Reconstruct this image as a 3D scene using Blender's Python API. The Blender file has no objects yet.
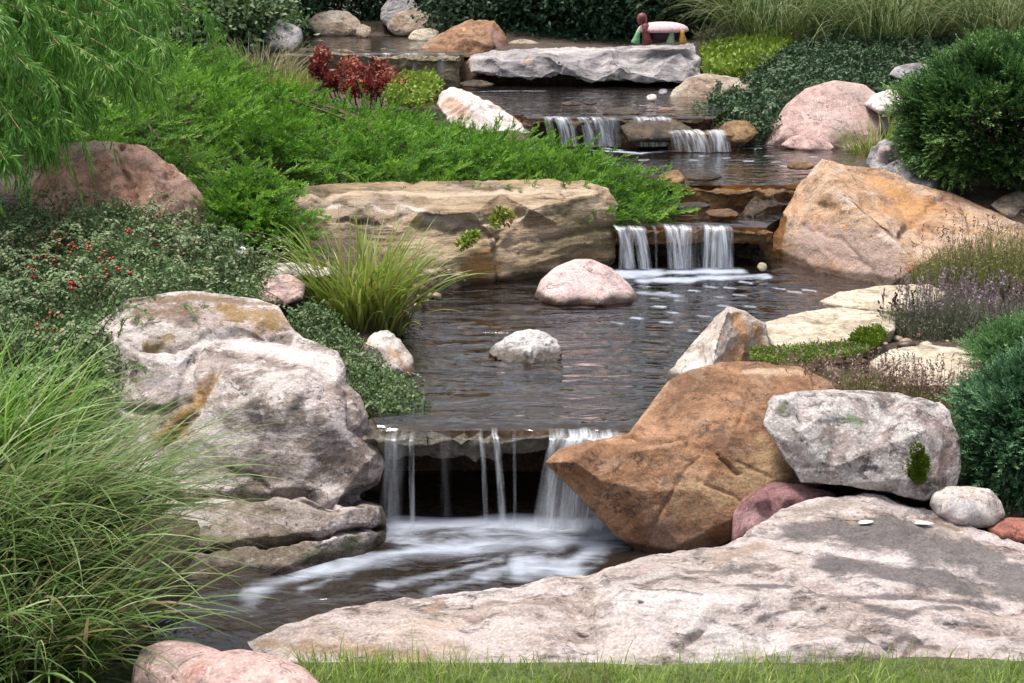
import bpy, bmesh, math, random
import numpy as np
from mathutils import Vector, Matrix
from mathutils.geometry import delaunay_2d_cdt

# ------------------------------------------------------------------ camera, sky, sun, exposure
R = math.radians
scene = bpy.context.scene
COL = scene.collection
CAMZ, PITCH, LENS = 1.6, R(15.0), 50.0
F = 1024 * LENS / 36.0
CP, SP = math.cos(PITCH), math.sin(PITCH)

cam = bpy.data.cameras.new('camera')
cam.lens = LENS; cam.sensor_width = 36.0; cam.clip_start = 0.05; cam.clip_end = 2000
cam_o = bpy.data.objects.new('camera', cam); COL.objects.link(cam_o)
cam_o.location = (0, 0, CAMZ); cam_o.rotation_euler = (R(90) - PITCH, 0, 0)
scene.camera = cam_o

SUN_EL, SUN_AZ = 75.0, -62.0            # azimuth clockwise from +Y (into the picture)
world = bpy.data.worlds.new('World'); scene.world = world; world.use_nodes = True
wn = world.node_tree
bg = wn.nodes['Background']
sky = wn.nodes.new('ShaderNodeTexSky'); sky.sky_type = 'NISHITA'; sky.sun_disc = False
sky.sun_elevation = R(SUN_EL); sky.sun_rotation = R(SUN_AZ)
sky.air_density = 1.0; sky.dust_density = 4.0; sky.ozone_density = 1.0
hs = wn.nodes.new('ShaderNodeHueSaturation'); hs.inputs['Saturation'].default_value = 0.50
wn.links.new(sky.outputs[0], hs.inputs['Color']); wn.links.new(hs.outputs[0], bg.inputs['Color'])
bg.inputs['Strength'].default_value = 0.108

sun = bpy.data.lights.new('sun', 'SUN'); sun.energy = 2.5; sun.angle = R(20); sun.color = (1.0, 0.955, 0.885)
sun_o = bpy.data.objects.new('sun', sun); COL.objects.link(sun_o)
sun_o.rotation_euler = (R(90 - SUN_EL), 0, R(180 - SUN_AZ)); sun_o.location = (-3, 5, 8)

vs = scene.view_settings
vs.view_transform = 'Standard'; vs.look = 'None'; vs.gamma = 1.0; vs.use_curve_mapping = False
vs.exposure = 1.10
try:
    scene.cycles.max_bounces = 6; scene.cycles.transparent_max_bounces = 16
    scene.cycles.use_denoising = True
    scene.cycles.sample_clamp_indirect = 6.0
except Exception:
    pass

# ------------------------------------------------------------------ helpers
rng = np.random.default_rng(7)

def P(px, py, Y):
    """point seen at a photo position, at distance Y into the garden"""
    u = (px - 512) / F; v = (py - 341.5) / F
    d = np.array([u, CP - v * SP, -SP - v * CP])
    t = Y / d[1]
    return np.array([u * t, Y, CAMZ + d[2] * t])

def G(px, py, z):
    u = (px - 512) / F; v = (py - 341.5) / F
    d = np.array([u, CP - v * SP, -SP - v * CP])
    t = (z - CAMZ) / d[2]
    return np.array([u * t, d[1] * t, z])

def proj(V):
    rel = V - np.array([0, 0, CAMZ])
    zf = rel[:, 1] * CP - rel[:, 2] * SP
    up = rel[:, 1] * SP + rel[:, 2] * CP
    return 512 + rel[:, 0] / zf * F, 341.5 - up / zf * F

def _hash(x, y, z, s):
    h = (x * 374761393 + y * 668265263 + z * 1274126177 + s * 974711) & 0xFFFFFFFF
    h = ((h ^ (h >> 13)) * 1274126177) & 0xFFFFFFFF
    h = (h ^ (h >> 16))
    return (h & 0xFFFFFF) / float(0xFFFFFF) * 2 - 1

def vnoise(p, seed=0):
    i = np.floor(p).astype(np.int64); f = p - i; f = f * f * (3 - 2 * f)
    x, y, z = i[:, 0], i[:, 1], i[:, 2]
    fx, fy, fz = f[:, 0], f[:, 1], f[:, 2]
    def h(a, b, c): return _hash(x + a, y + b, z + c, seed)
    x00 = h(0, 0, 0) * (1 - fx) + h(1, 0, 0) * fx; x10 = h(0, 1, 0) * (1 - fx) + h(1, 1, 0) * fx
    x01 = h(0, 0, 1) * (1 - fx) + h(1, 0, 1) * fx; x11 = h(0, 1, 1) * (1 - fx) + h(1, 1, 1) * fx
    return (x00 * (1 - fy) + x10 * fy) * (1 - fz) + (x01 * (1 - fy) + x11 * fy) * fz

def fbm(p, octaves=4, seed=0, gain=0.5, ridged=False):
    out = np.zeros(len(p)); a = 1.0; tot = 0
    for o in range(octaves):
        n = vnoise(p * (2.03 ** o) + o * 17.3, seed + o)
        out += a * ((1 - 2 * np.abs(n)) if ridged else n); tot += a; a *= gain
    return out / tot

def unit(v):
    return v / np.maximum(np.linalg.norm(v, axis=-1, keepdims=True), 1e-9)

def tag(o, label=None, cat=None, group=None, kind=None):
    if label: o['label'] = label
    if cat: o['category'] = cat
    if group: o['group'] = group
    if kind: o['kind'] = kind
    return o

def empty(name, loc, label, cat, group=None, kind=None):
    o = bpy.data.objects.new(name, None); o.empty_display_size = 0.1; COL.objects.link(o)
    o.location = Vector([float(c) for c in loc])
    return tag(o, label, cat, group, kind)

def link_mesh(name, me, mat, parent=None, origin=None):
    """link a mesh whose vertices are in world space"""
    o = bpy.data.objects.new(name, me); COL.objects.link(o)
    n = len(me.vertices); co = np.empty(n * 3, np.float32); me.vertices.foreach_get('co', co); co = co.reshape(-1, 3)
    if origin is None:
        if parent is not None:
            root = parent
            while root.parent is not None: root = root.parent
            origin = np.array(root.location)
        else:
            lo, hi = co.min(0), co.max(0); origin = np.array([(lo[0] + hi[0]) / 2, (lo[1] + hi[1]) / 2, lo[2]])
    origin = np.asarray(origin, np.float64)
    co = co - origin
    me.vertices.foreach_set('co', co.astype(np.float32).ravel()); me.update()
    if parent is not None:
        o.parent = parent                          # parts share their thing's origin
    else:
        o.location = Vector([float(c) for c in origin])
    if mat: me.materials.append(mat)
    return o

def make_mesh(name, V, Fc, smooth=False, tint=None):
    V = np.asarray(V, np.float32)
    me = bpy.data.meshes.new(name)
    me.vertices.add(len(V)); me.vertices.foreach_set('co', V.ravel())
    if isinstance(Fc, np.ndarray):
        k = Fc.shape[1]; nf = len(Fc)
        me.loops.add(nf * k); me.loops.foreach_set('vertex_index', Fc.astype(np.int32).ravel())
        me.polygons.add(nf); me.polygons.foreach_set('loop_start', np.arange(0, nf * k, k, dtype=np.int32))
        try: me.polygons.foreach_set('loop_total', np.full(nf, k, np.int32))
        except Exception: pass
        me.update(calc_edges=True)
    else:
        me.clear_geometry(); me.from_pydata([tuple(map(float, v)) for v in V], [], [tuple(map(int, f)) for f in Fc])
    if tint is not None:
        a = me.attributes.new('tint', 'FLOAT', 'POINT'); a.data.foreach_set('value', np.asarray(tint, np.float32))
    if smooth:
        me.polygons.foreach_set('use_smooth', np.ones(len(me.polygons), bool))
    me.validate(); me.update()
    return me

class Acc:
    """collects quads (with a random tint per leaf) into one mesh"""
    def __init__(s): s.V = []; s.Q = []; s.T = []; s.n = 0
    def add(s, V, Q, T):
        s.V.append(V); s.Q.append(Q + s.n); s.T.append(T); s.n += len(V)
    def build(s, name, mat, parent=None, smooth=False):
        me = make_mesh(name, np.concatenate(s.V), np.concatenate(s.Q), smooth, np.concatenate(s.T))
        return link_mesh(name, me, mat, parent)

def kites(acc, b, d, s, L, W, tint, bend=0.0, mid=0.45):
    """leaf blades: b base, d direction, s side, L length, W width"""
    n = len(b); L = np.broadcast_to(L, n)[:, None]; W = np.broadcast_to(W, n)[:, None]
    up = np.cross(s, d)
    m = b + d * L * mid + up * L * bend
    V = np.stack([b, m + s * W * .5, b + d * L, m - s * W * .5], 1).reshape(-1, 3)
    Q = np.arange(n * 4).reshape(n, 4)
    acc.add(V, Q, np.repeat(np.broadcast_to(tint, n), 4))

def perp(d, hint=None):
    h = rng.normal(size=d.shape) if hint is None else hint
    return unit(np.cross(d, h))

def sprays(acc, b, d, nrm, L, K, nl, nw, ang=0.7, droop=0.0, jit=0.2, tint=None, stem=0.0):
    """feathery sprigs: a stem with K pairs of needles in the plane of nrm"""
    n = len(b); L = np.broadcast_to(L, n)
    side = unit(np.cross(nrm, d))
    tt = rng.random(n) if tint is None else tint
    down = np.array([0, 0, -1.0])
    for k in range(K):
        t = (k + .6) / K
        pos = b + d * (L * t)[:, None] + down * (droop * L * t * t)[:, None]
        dd = unit(d + down * (2 * droop * t))
        for sg in (-1, 1, 0) if k == K - 1 else (-1, 1):
            a = ang * (1 - .35 * t)
            dr = unit(dd * math.cos(a) + side * (sg * math.sin(a)) + rng.normal(size=(n, 3)) * jit)
            kites(acc, pos, dr, unit(np.cross(dr, nrm + rng.normal(size=(n, 3)) * .3)), nl * (1.1 - .5 * t) * rng.uniform(.7, 1.2, n), nw,
                  np.clip(tt + .25 * (t - .5) + rng.normal(size=n) * .06, 0, 1))
    if stem > 0:
        kites(acc, b, unit(d + down * droop), side, L * 1.0, stem, np.zeros(n), 0, .4)

def blades(acc, root, az, length, lean0, lean1, width, nseg=7, pw=1.2, tint=None, twist=0.5, tipfade=0.0):
    n = len(root)
    s = np.linspace(0, 1, nseg + 1)
    th = lean0[:, None] + (lean1 - lean0)[:, None] * s[None] ** pw
    ca, sa = np.cos(az)[:, None], np.sin(az)[:, None]
    step = (length / nseg)[:, None]
    hx = np.cumsum(np.sin(th) * step, 1); hz = np.cumsum(np.cos(th) * step, 1)
    hx = np.concatenate([np.zeros((n, 1)), hx[:, :-1]], 1); hz = np.concatenate([np.zeros((n, 1)), hz[:, :-1]], 1)
    wob = rng.normal(size=(n, 1)) * .08 * (s[None] ** 2) * length[:, None]
    c = np.stack([root[:, 0:1] + hx * ca - wob * sa, root[:, 1:2] + hx * sa + wob * ca, root[:, 2:3] + hz], -1)
    tw = rng.uniform(-twist, twist, (n, 1)) + 0 * s[None]
    wv = np.stack([-sa * np.cos(tw), ca * np.cos(tw), np.sin(tw)], -1)
    w = np.broadcast_to(width, n)[:, None] * (np.minimum(1, .55 + 1.8 * s) * np.maximum(.04, 1 - s ** 2.2))[None]
    V = np.stack([c - wv * w[..., None] * .5, c + wv * w[..., None] * .5], 2)      # n, seg+1, 2, 3
    idx = np.arange(n * (nseg + 1) * 2).reshape(n, nseg + 1, 2)
    Q = np.stack([idx[:, :-1, 0], idx[:, :-1, 1], idx[:, 1:, 1], idx[:, 1:, 0]], -1).reshape(-1, 4)
    tt = rng.random(n) if tint is None else tint
    T = np.repeat(np.clip(tt[:, None] + tipfade * (s[None] - .3), 0, 1).ravel(), 2)
    acc.add(V.reshape(-1, 3), Q, T)

def tube(acc, pts, r0, r1, sides=6, tint=.5):
    pts = np.asarray(pts, float); n = len(pts)
    tan = unit(np.gradient(pts, axis=0)); a = unit(np.cross(tan, np.array([.3, .2, 1.0]))); b = np.cross(tan, a)
    rr = np.linspace(r0, r1, n)[:, None, None]; an = np.linspace(0, 2 * math.pi, sides, endpoint=False)
    V = pts[:, None] + rr * (a[:, None] * np.cos(an)[None, :, None] + b[:, None] * np.sin(an)[None, :, None])
    idx = np.arange(n * sides).reshape(n, sides); nx = np.roll(idx, -1, 1)
    Q = np.stack([idx[:-1], nx[:-1], nx[1:], idx[1:]], -1).reshape(-1, 4)
    acc.add(V.reshape(-1, 3), Q, np.full(n * sides, tint))

def canopy(ctrl, n, world=False):
    """uniform random points and normals on the surface through scattered control points (photo x, y, distance)"""
    A = np.array([c if world else P(*c) for c in ctrl], float)
    r = delaunay_2d_cdt([Vector((float(a[0]), float(a[1]))) for a in A], [], [], 0, 1e-5)
    zs = np.array([A[o[0], 2] for o in r[3]]); xy = np.array([[v.x, v.y] for v in r[0]])
    B = np.column_stack([xy, zs]); T = np.array([f for f in r[2]])
    a, b, c = B[T[:, 0]], B[T[:, 1]], B[T[:, 2]]
    nr = np.cross(b - a, c - a); ar = np.linalg.norm(nr, axis=1) * .5; nr = unit(nr); nr[nr[:, 2] < 0] *= -1
    k = rng.choice(len(T), n, p=ar / ar.sum())
    u, v = rng.random(n), rng.random(n); sw = u + v > 1; u[sw] = 1 - u[sw]; v[sw] = 1 - v[sw]
    return a[k] + (b[k] - a[k]) * u[:, None] + (c[k] - a[k]) * v[:, None], nr[k]

# ------------------------------------------------------------------ materials
class NT:
    def __init__(s, name):
        s.m = bpy.data.materials.new(name); s.m.use_nodes = True; s.t = s.m.node_tree; s.t.nodes.clear()
        s.out = s.t.nodes.new('ShaderNodeOutputMaterial')
    def put(s, sock, v):
        if isinstance(v, bpy.types.NodeSocket): s.t.links.new(v, sock)
        elif v is not None:
            if sock.type == 'RGBA' and not isinstance(v, (int, float)) and len(v) == 3: v = (*v, 1)
            sock.default_value = v
    def n(s, typ, props=None, **ins):
        nd = s.t.nodes.new('ShaderNode' + typ)
        for k, v in (props or {}).items(): setattr(nd, k, v)
        for k, v in ins.items():
            key = int(k[1:]) if k[0] == 'i' and k[1:].isdigit() else k.replace('_', ' ')
            s.put(nd.inputs[key], v)
        return nd
    def noise(s, co, scale, detail=4, rough=.55, dist=0.0):
        return s.n('TexNoise', Vector=co, Scale=scale, Detail=detail, Roughness=rough, Distortion=dist).outputs[0]
    def ramp(s, fac, stops, interp='LINEAR'):
        nd = s.n('ValToRGB', i0=fac); r = nd.color_ramp; r.interpolation = interp
        while len(r.elements) < len(stops): r.elements.new(.5)
        for e, (p, c) in zip(r.elements, stops):
            e.position = p; e.color = (c, c, c, 1) if isinstance(c, (int, float)) else (*c, 1)
        return nd.outputs[0]
    def step(s, v, a, b, lo=0.0, hi=1.0):
        return s.n('MapRange', {'interpolation_type': 'SMOOTHSTEP'}, i0=v, i1=a, i2=b, i3=lo, i4=hi).outputs[0]
    def math(s, op, a, b=0.0, clamp=False):
        return s.n('Math', {'operation': op, 'use_clamp': clamp}, i0=a, i1=b).outputs[0]
    def mix(s, fac, a, b, mode='MIX'):
        nd = s.n('Mix', {'data_type': 'RGBA', 'blend_type': mode})
        s.put(nd.inputs[0], fac); s.put(nd.inputs[6], a); s.put(nd.inputs[7], b)
        return nd.outputs[2]
    def bump(s, h, strength, dist, normal=None):
        nd = s.n('Bump', Height=h, Strength=strength, Distance=dist)
        if normal is not None: s.put(nd.inputs['Normal'], normal)
        return nd.outputs[0]
    def vmath(s, op, a, b):
        return s.n('VectorMath', {'operation': op}, i0=a, i1=b).outputs[0]
    def done(s, shader):
        s.t.links.new(shader, s.out.inputs['Surface']); return s.m

def rock_mat(name, c1, c2, c3, s=4.0, strat=(1, 1, 1), speck=.35, black=0.0, lichen=0.0, wetz=None, rough=.8, bump=.6, pale=(.62, .6, .57), dark=(.035, .035, .038), contrast=1.0, crack=.8, kt=.54, lt=.49):
    N = NT(name)
    co0 = N.n('TexCoord').outputs['Object']
    rnd = N.math('MULTIPLY', N.n('ObjectInfo').outputs['Random'], 37.0)
    co = N.vmath('ADD', co0, N.n('CombineXYZ', X=rnd, Y=rnd, Z=rnd).outputs[0])
    coS = N.vmath('MULTIPLY', co, strat)
    nA = N.noise(coS, s, 7, .62, .5)
    nB = N.noise(coS, s * 6, 8, .7, .3)
    nF = N.noise(co, 130, 3, .6)
    nL = N.noise(N.vmath('ADD', coS, (5.1, 2.2, 7.7)), s * 1.5, 10, .74, .4)
    nK = N.noise(N.vmath('ADD', coS, (1.1, 9.2, 3.3)), s * 2.4, 10, .78, .3)
    col = N.ramp(nA, [(.34, c1), (.5, c2), (.66, c3)])
    col = N.mix(1.0, col, N.ramp(nB, [(.3, 1 - .7 * contrast), (.45, .84), (.56, 1.02), (.7, 1 + .36 * contrast)]), 'MULTIPLY')
    if lichen: col = N.mix(N.math('MULTIPLY', N.step(nL, lt, lt + .08), lichen), col, pale)
    if black: col = N.mix(N.math('MULTIPLY', N.step(nK, kt, kt + .07), black), col, dark)
    col = N.mix(speck, col, N.ramp(nF, [(.30, .25), (.42, .85), (.56, 1.0), (.70, 1.9)]), 'MULTIPLY')
    nC = N.noise(coS, s * 1.1, 6, .6, .9)
    line = N.step(N.math('ABSOLUTE', N.math('SUBTRACT', nC, .5)), .002, .014, 1.0, 0.0)
    line = N.math('MULTIPLY', line, N.step(nK, .47, .56))
    col = N.mix(N.math('MULTIPLY', line, crack), col, N.mix(1.0, col, (.22, .2, .18), 'MULTIPLY'))
    st = N.n('Attribute', {'attribute_name': 'stain'})
    nS = N.noise(coS, s * 3.5, 12, .78, .2)
    sa = N.math('ADD', st.outputs['Alpha'], N.math('MULTIPLY', N.math('SUBTRACT', nS, .5), 2.6))
    sa = N.math('MULTIPLY', N.step(sa, .2, .95), N.step(st.outputs['Alpha'], .02, .35))
    col = N.mix(N.math('MULTIPLY', sa, .88), col, N.mix(.6, st.outputs['Color'], N.ramp(nF, [(.3, .5), (.5, 1.0), (.7, 1.5)]), 'MULTIPLY'))
    ro = rough
    if wetz is not None:
        z = N.n('SeparateXYZ', Vector=N.n('NewGeometry').outputs['Position']).outputs[2]
        zz = N.math('ADD', z, N.math('MULTIPLY', N.math('SUBTRACT', nA, .5), -.06))
        w = N.step(zz, wetz + .018, wetz + .042, 1.0, 0.0)
        col = N.mix(w, col, N.mix(1.0, col, (.24, .21, .18), 'MULTIPLY'))
        ro = N.n('MapRange', i0=w, i1=0.0, i2=1.0, i3=rough, i4=.3).outputs[0]
    b1 = N.bump(line, -bump * crack, .012, N.bump(nB, bump, .03))
    b2 = N.bump(N.noise(co, 45, 8, .75), bump * .9, .012, b1)
    if black: b2 = N.bump(nK, -bump * .3, .01, b2)
    sh = N.n('BsdfPrincipled', Base_Color=col, Roughness=ro, Normal=b2)
    sh.inputs['Specular IOR Level'].default_value = .3
    return N.done(sh.outputs[0])

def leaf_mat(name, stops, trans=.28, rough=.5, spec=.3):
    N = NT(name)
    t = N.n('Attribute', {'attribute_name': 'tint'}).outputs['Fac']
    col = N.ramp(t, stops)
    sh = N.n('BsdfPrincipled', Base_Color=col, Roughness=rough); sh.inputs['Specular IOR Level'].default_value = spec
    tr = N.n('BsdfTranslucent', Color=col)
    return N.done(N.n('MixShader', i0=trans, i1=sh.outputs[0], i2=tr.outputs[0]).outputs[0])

def plain_mat(name, c, rough=.6, var=.25, scale=30, bump=.15, spec=.3):
    N = NT(name); co = N.n('TexCoord').outputs['Object']
    n = N.noise(co, scale, 5, .6)
    col = N.mix(1.0, (*c, 1), N.ramp(n, [(.3, 1 - var), (.7, 1 + var)]), 'MULTIPLY')
    sh = N.n('BsdfPrincipled', Base_Color=col, Roughness=rough, Normal=N.bump(n, bump, .004))
    sh.inputs['Specular IOR Level'].default_value = spec
    return N.done(sh.outputs[0])

def water_mat(name, tint, alpha=.35, rip=(5, 16, 8), strength=.35, dist=.03, rough=.04, foam_str=(1, 1, 1)):
    """clear brown water: fresnel reflection over a tinted view of the bed, white foam where the 'tint' attribute is high"""
    N = NT(name)
    pos = N.n('NewGeometry').outputs['Position']
    n1 = N.noise(N.vmath('MULTIPLY', pos, rip), 1.0, 3, .5, .6)
    n2 = N.noise(N.vmath('MULTIPLY', pos, (rip[0] * 3, rip[1] * 2.6, 8)), 1.0, 2, .5, .3)
    nrm = N.bump(n2, strength * .28, dist * .4, N.bump(n1, strength, dist))
    fr = N.n('Fresnel', IOR=1.45, Normal=nrm).outputs[0]
    fr = N.math('MULTIPLY', fr, 1.1, True)
    body = N.n('MixShader', i0=alpha, i1=N.n('BsdfTransparent', Color=tint).outputs[0],
               i2=N.n('BsdfDiffuse', Color=(.035, .026, .018)).outputs[0])
    gl = N.n('BsdfGlossy', Color=(1, 1, 1, 1), Roughness=rough, Normal=nrm)
    w = N.n('MixShader', i0=fr, i1=body.outputs[0], i2=gl.outputs[0])
    fa = N.n('Attribute', {'attribute_name': 'tint'}).outputs['Fac']
    nf = N.noise(N.vmath('MULTIPLY', pos, foam_str), 11.0, 6, .62, .6)
    f = N.math('ADD', fa, N.math('MULTIPLY', N.math('SUBTRACT', nf, .5), 1.4))
    f = N.math('MULTIPLY', N.step(f, .1, 1.2), N.step(fa, .0, .55))
    fm = N.n('BsdfPrincipled', Base_Color=(.50, .55, .65), Roughness=.5)
    return N.done(N.n('MixShader', i0=N.math('MULTIPLY', f, .68), i1=w.outputs[0], i2=fm.outputs[0]).outputs[0])

def silk_mat(name):
    N = NT(name)
    uv = N.n('UVMap').outputs[0]
    sx = N.n('SeparateXYZ', Vector=uv)
    u, v = sx.outputs[0], sx.outputs[1]
    at = N.n('Attribute', {'attribute_name': 'tint'}).outputs['Fac']       # opacity of the sheet
    n = N.noise(N.vmath('MULTIPLY', uv, (60, 1.6, 1)), 1.0, 4, .65, .15)
    n2 = N.noise(N.vmath('MULTIPLY', uv, (260, 3, 1)), 1.0, 2, .5)
    a = N.math('MULTIPLY', N.step(N.math('ADD', N.math('MULTIPLY', n, .85), N.math('MULTIPLY', n2, .15)), .36, .70), at)
    a = N.math('ADD', a, N.math('MULTIPLY', at, .10), True)
    d = N.n('BsdfDiffuse', Color=(.80, .83, .88)); tr = N.n('BsdfTranslucent', Color=(.80, .83, .88))
    g = N.n('BsdfGlossy', Color=(.9, .9, .95), Roughness=.25)
    dm = N.n('MixShader', i0=.3, i1=d.outputs[0], i2=tr.outputs[0])
    dm = N.n('MixShader', i0=.12, i1=dm.outputs[0], i2=g.outputs[0])
    return N.done(N.n('MixShader', i0=a, i1=N.n('BsdfTransparent').outputs[0], i2=dm.outputs[0]).outputs[0])

# ------------------------------------------------------------------ rocks
def rock(name, label, outline, inner=(), thick=.3, shrink=.72, vox=.01, smooth=2, rough=.012, lump=.02, nscale=1.0, mat=None, grooves=(), stains=(),
         bulge=0.0, strata=0.0, seed=1, cat='rock', group=None, kind=None, parent=None, cracks=.0, chip=.0):
    ol = np.array(outline, float); nO = len(ol); inn = [tuple(i) for i in inner]
    known = np.array(list(outline) + inn, float)
    pts = [tuple(o) for o in outline] + inn
    if bulge:
        lo, hi = ol[:, :2].min(0), ol[:, :2].max(0); st = max(hi - lo) / 15
        a = ol[:, :2]; b = np.roll(a, -1, 0)
        gx, gy = np.meshgrid(np.arange(lo[0] + st / 2, hi[0], st), np.arange(lo[1] + st / 2, hi[1], st))
        q = np.column_stack([gx.ravel(), gy.ravel()]) + rng.normal(size=(gx.size, 2)) * st * .12
        ab = b - a; tt = np.clip(((q[:, None] - a) * ab).sum(-1) / np.maximum((ab ** 2).sum(-1), 1e-9), 0, 1)
        de = np.linalg.norm(q[:, None] - (a + ab * tt[..., None]), axis=-1).min(1)
        cr = ((a[None, :, 1] > q[:, None, 1]) != (b[None, :, 1] > q[:, None, 1])) & \
             (q[:, None, 0] < (b - a)[None, :, 0] * (q[:, None, 1] - a[None, :, 1]) / np.where(np.abs((b - a)[None, :, 1]) < 1e-9, 1e-9, (b - a)[None, :, 1]) + a[None, :, 0])
        ins = (cr.sum(1) % 2 == 1) & (de > st * .35)
        dd = np.linalg.norm(q[:, None] - known[None, :, :2], axis=-1)
        w = 1 / np.maximum(dd, 1) ** 2.4; Yq = (w * known[None, :, 2]).sum(1) / w.sum(1)
        prof = np.clip(de / max(de[ins].max(), 1e-6), 0, 1) if ins.any() else de
        prof = np.sqrt(1 - (1 - prof) ** 2)
        pts += [(q[i, 0], q[i, 1], Yq[i] - bulge * prof[i]) for i in range(len(q)) if ins[i]]
    A = np.array(pts, float)
    r = delaunay_2d_cdt([Vector((float(p[0]), float(p[1]))) for p in A], [], [list(range(nO))], 1, 1e-4)
    inv = {}
    for i, o in enumerate(r[3]):
        for k in o: inv[k] = i
    ys = np.array([A[o[0], 2] if o else ol[:, 2].mean() for o in r[3]])
    front = np.array([P(v.x, v.y, y) for v, y in zip(r[0], ys)])
    bm = bmesh.new()
    fv = [bm.verts.new(c) for c in front]
    def face(vs):
        try: bm.faces.new(vs)
        except ValueError: pass
    for f in r[2]: face([fv[i] for i in f])
    cen = ol[:, :2].mean(0)
    rings = [[fv[inv[i]] for i in range(nO)]]
    for sc, dy in ((.98, .45), (shrink, 1.0)):
        rings.append([bm.verts.new(P(*(cen + (o[:2] - cen) * sc), o[2] + thick * dy)) for o in ol])
    for ra, rb in zip(rings[:-1], rings[1:]):
        for i in range(nO):
            j = (i + 1) % nO
            if len({ra[i], ra[j], rb[j], rb[i]}) == 4: face([ra[i], ra[j], rb[j], rb[i]])
    rr = delaunay_2d_cdt([Vector((float(o[0]), float(o[1]))) for o in ol], [], [list(range(nO))], 1, 1e-4)
    mp = {i: (o[0] if o else 0) for i, o in enumerate(rr[3])}
    for f in rr[2]:
        if len({mp[i] for i in f}) == 3: face([rings[-1][mp[i]] for i in f])
    bmesh.ops.recalc_face_normals(bm, faces=bm.faces[:])
    me = bpy.data.meshes.new(name); bm.to_mesh(me); bm.free()
    return finish_rock(name, label, me, vox, smooth, rough, lump, nscale, mat, grooves, stains, strata, seed, cat, group, kind, parent, cracks, chip)

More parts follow.
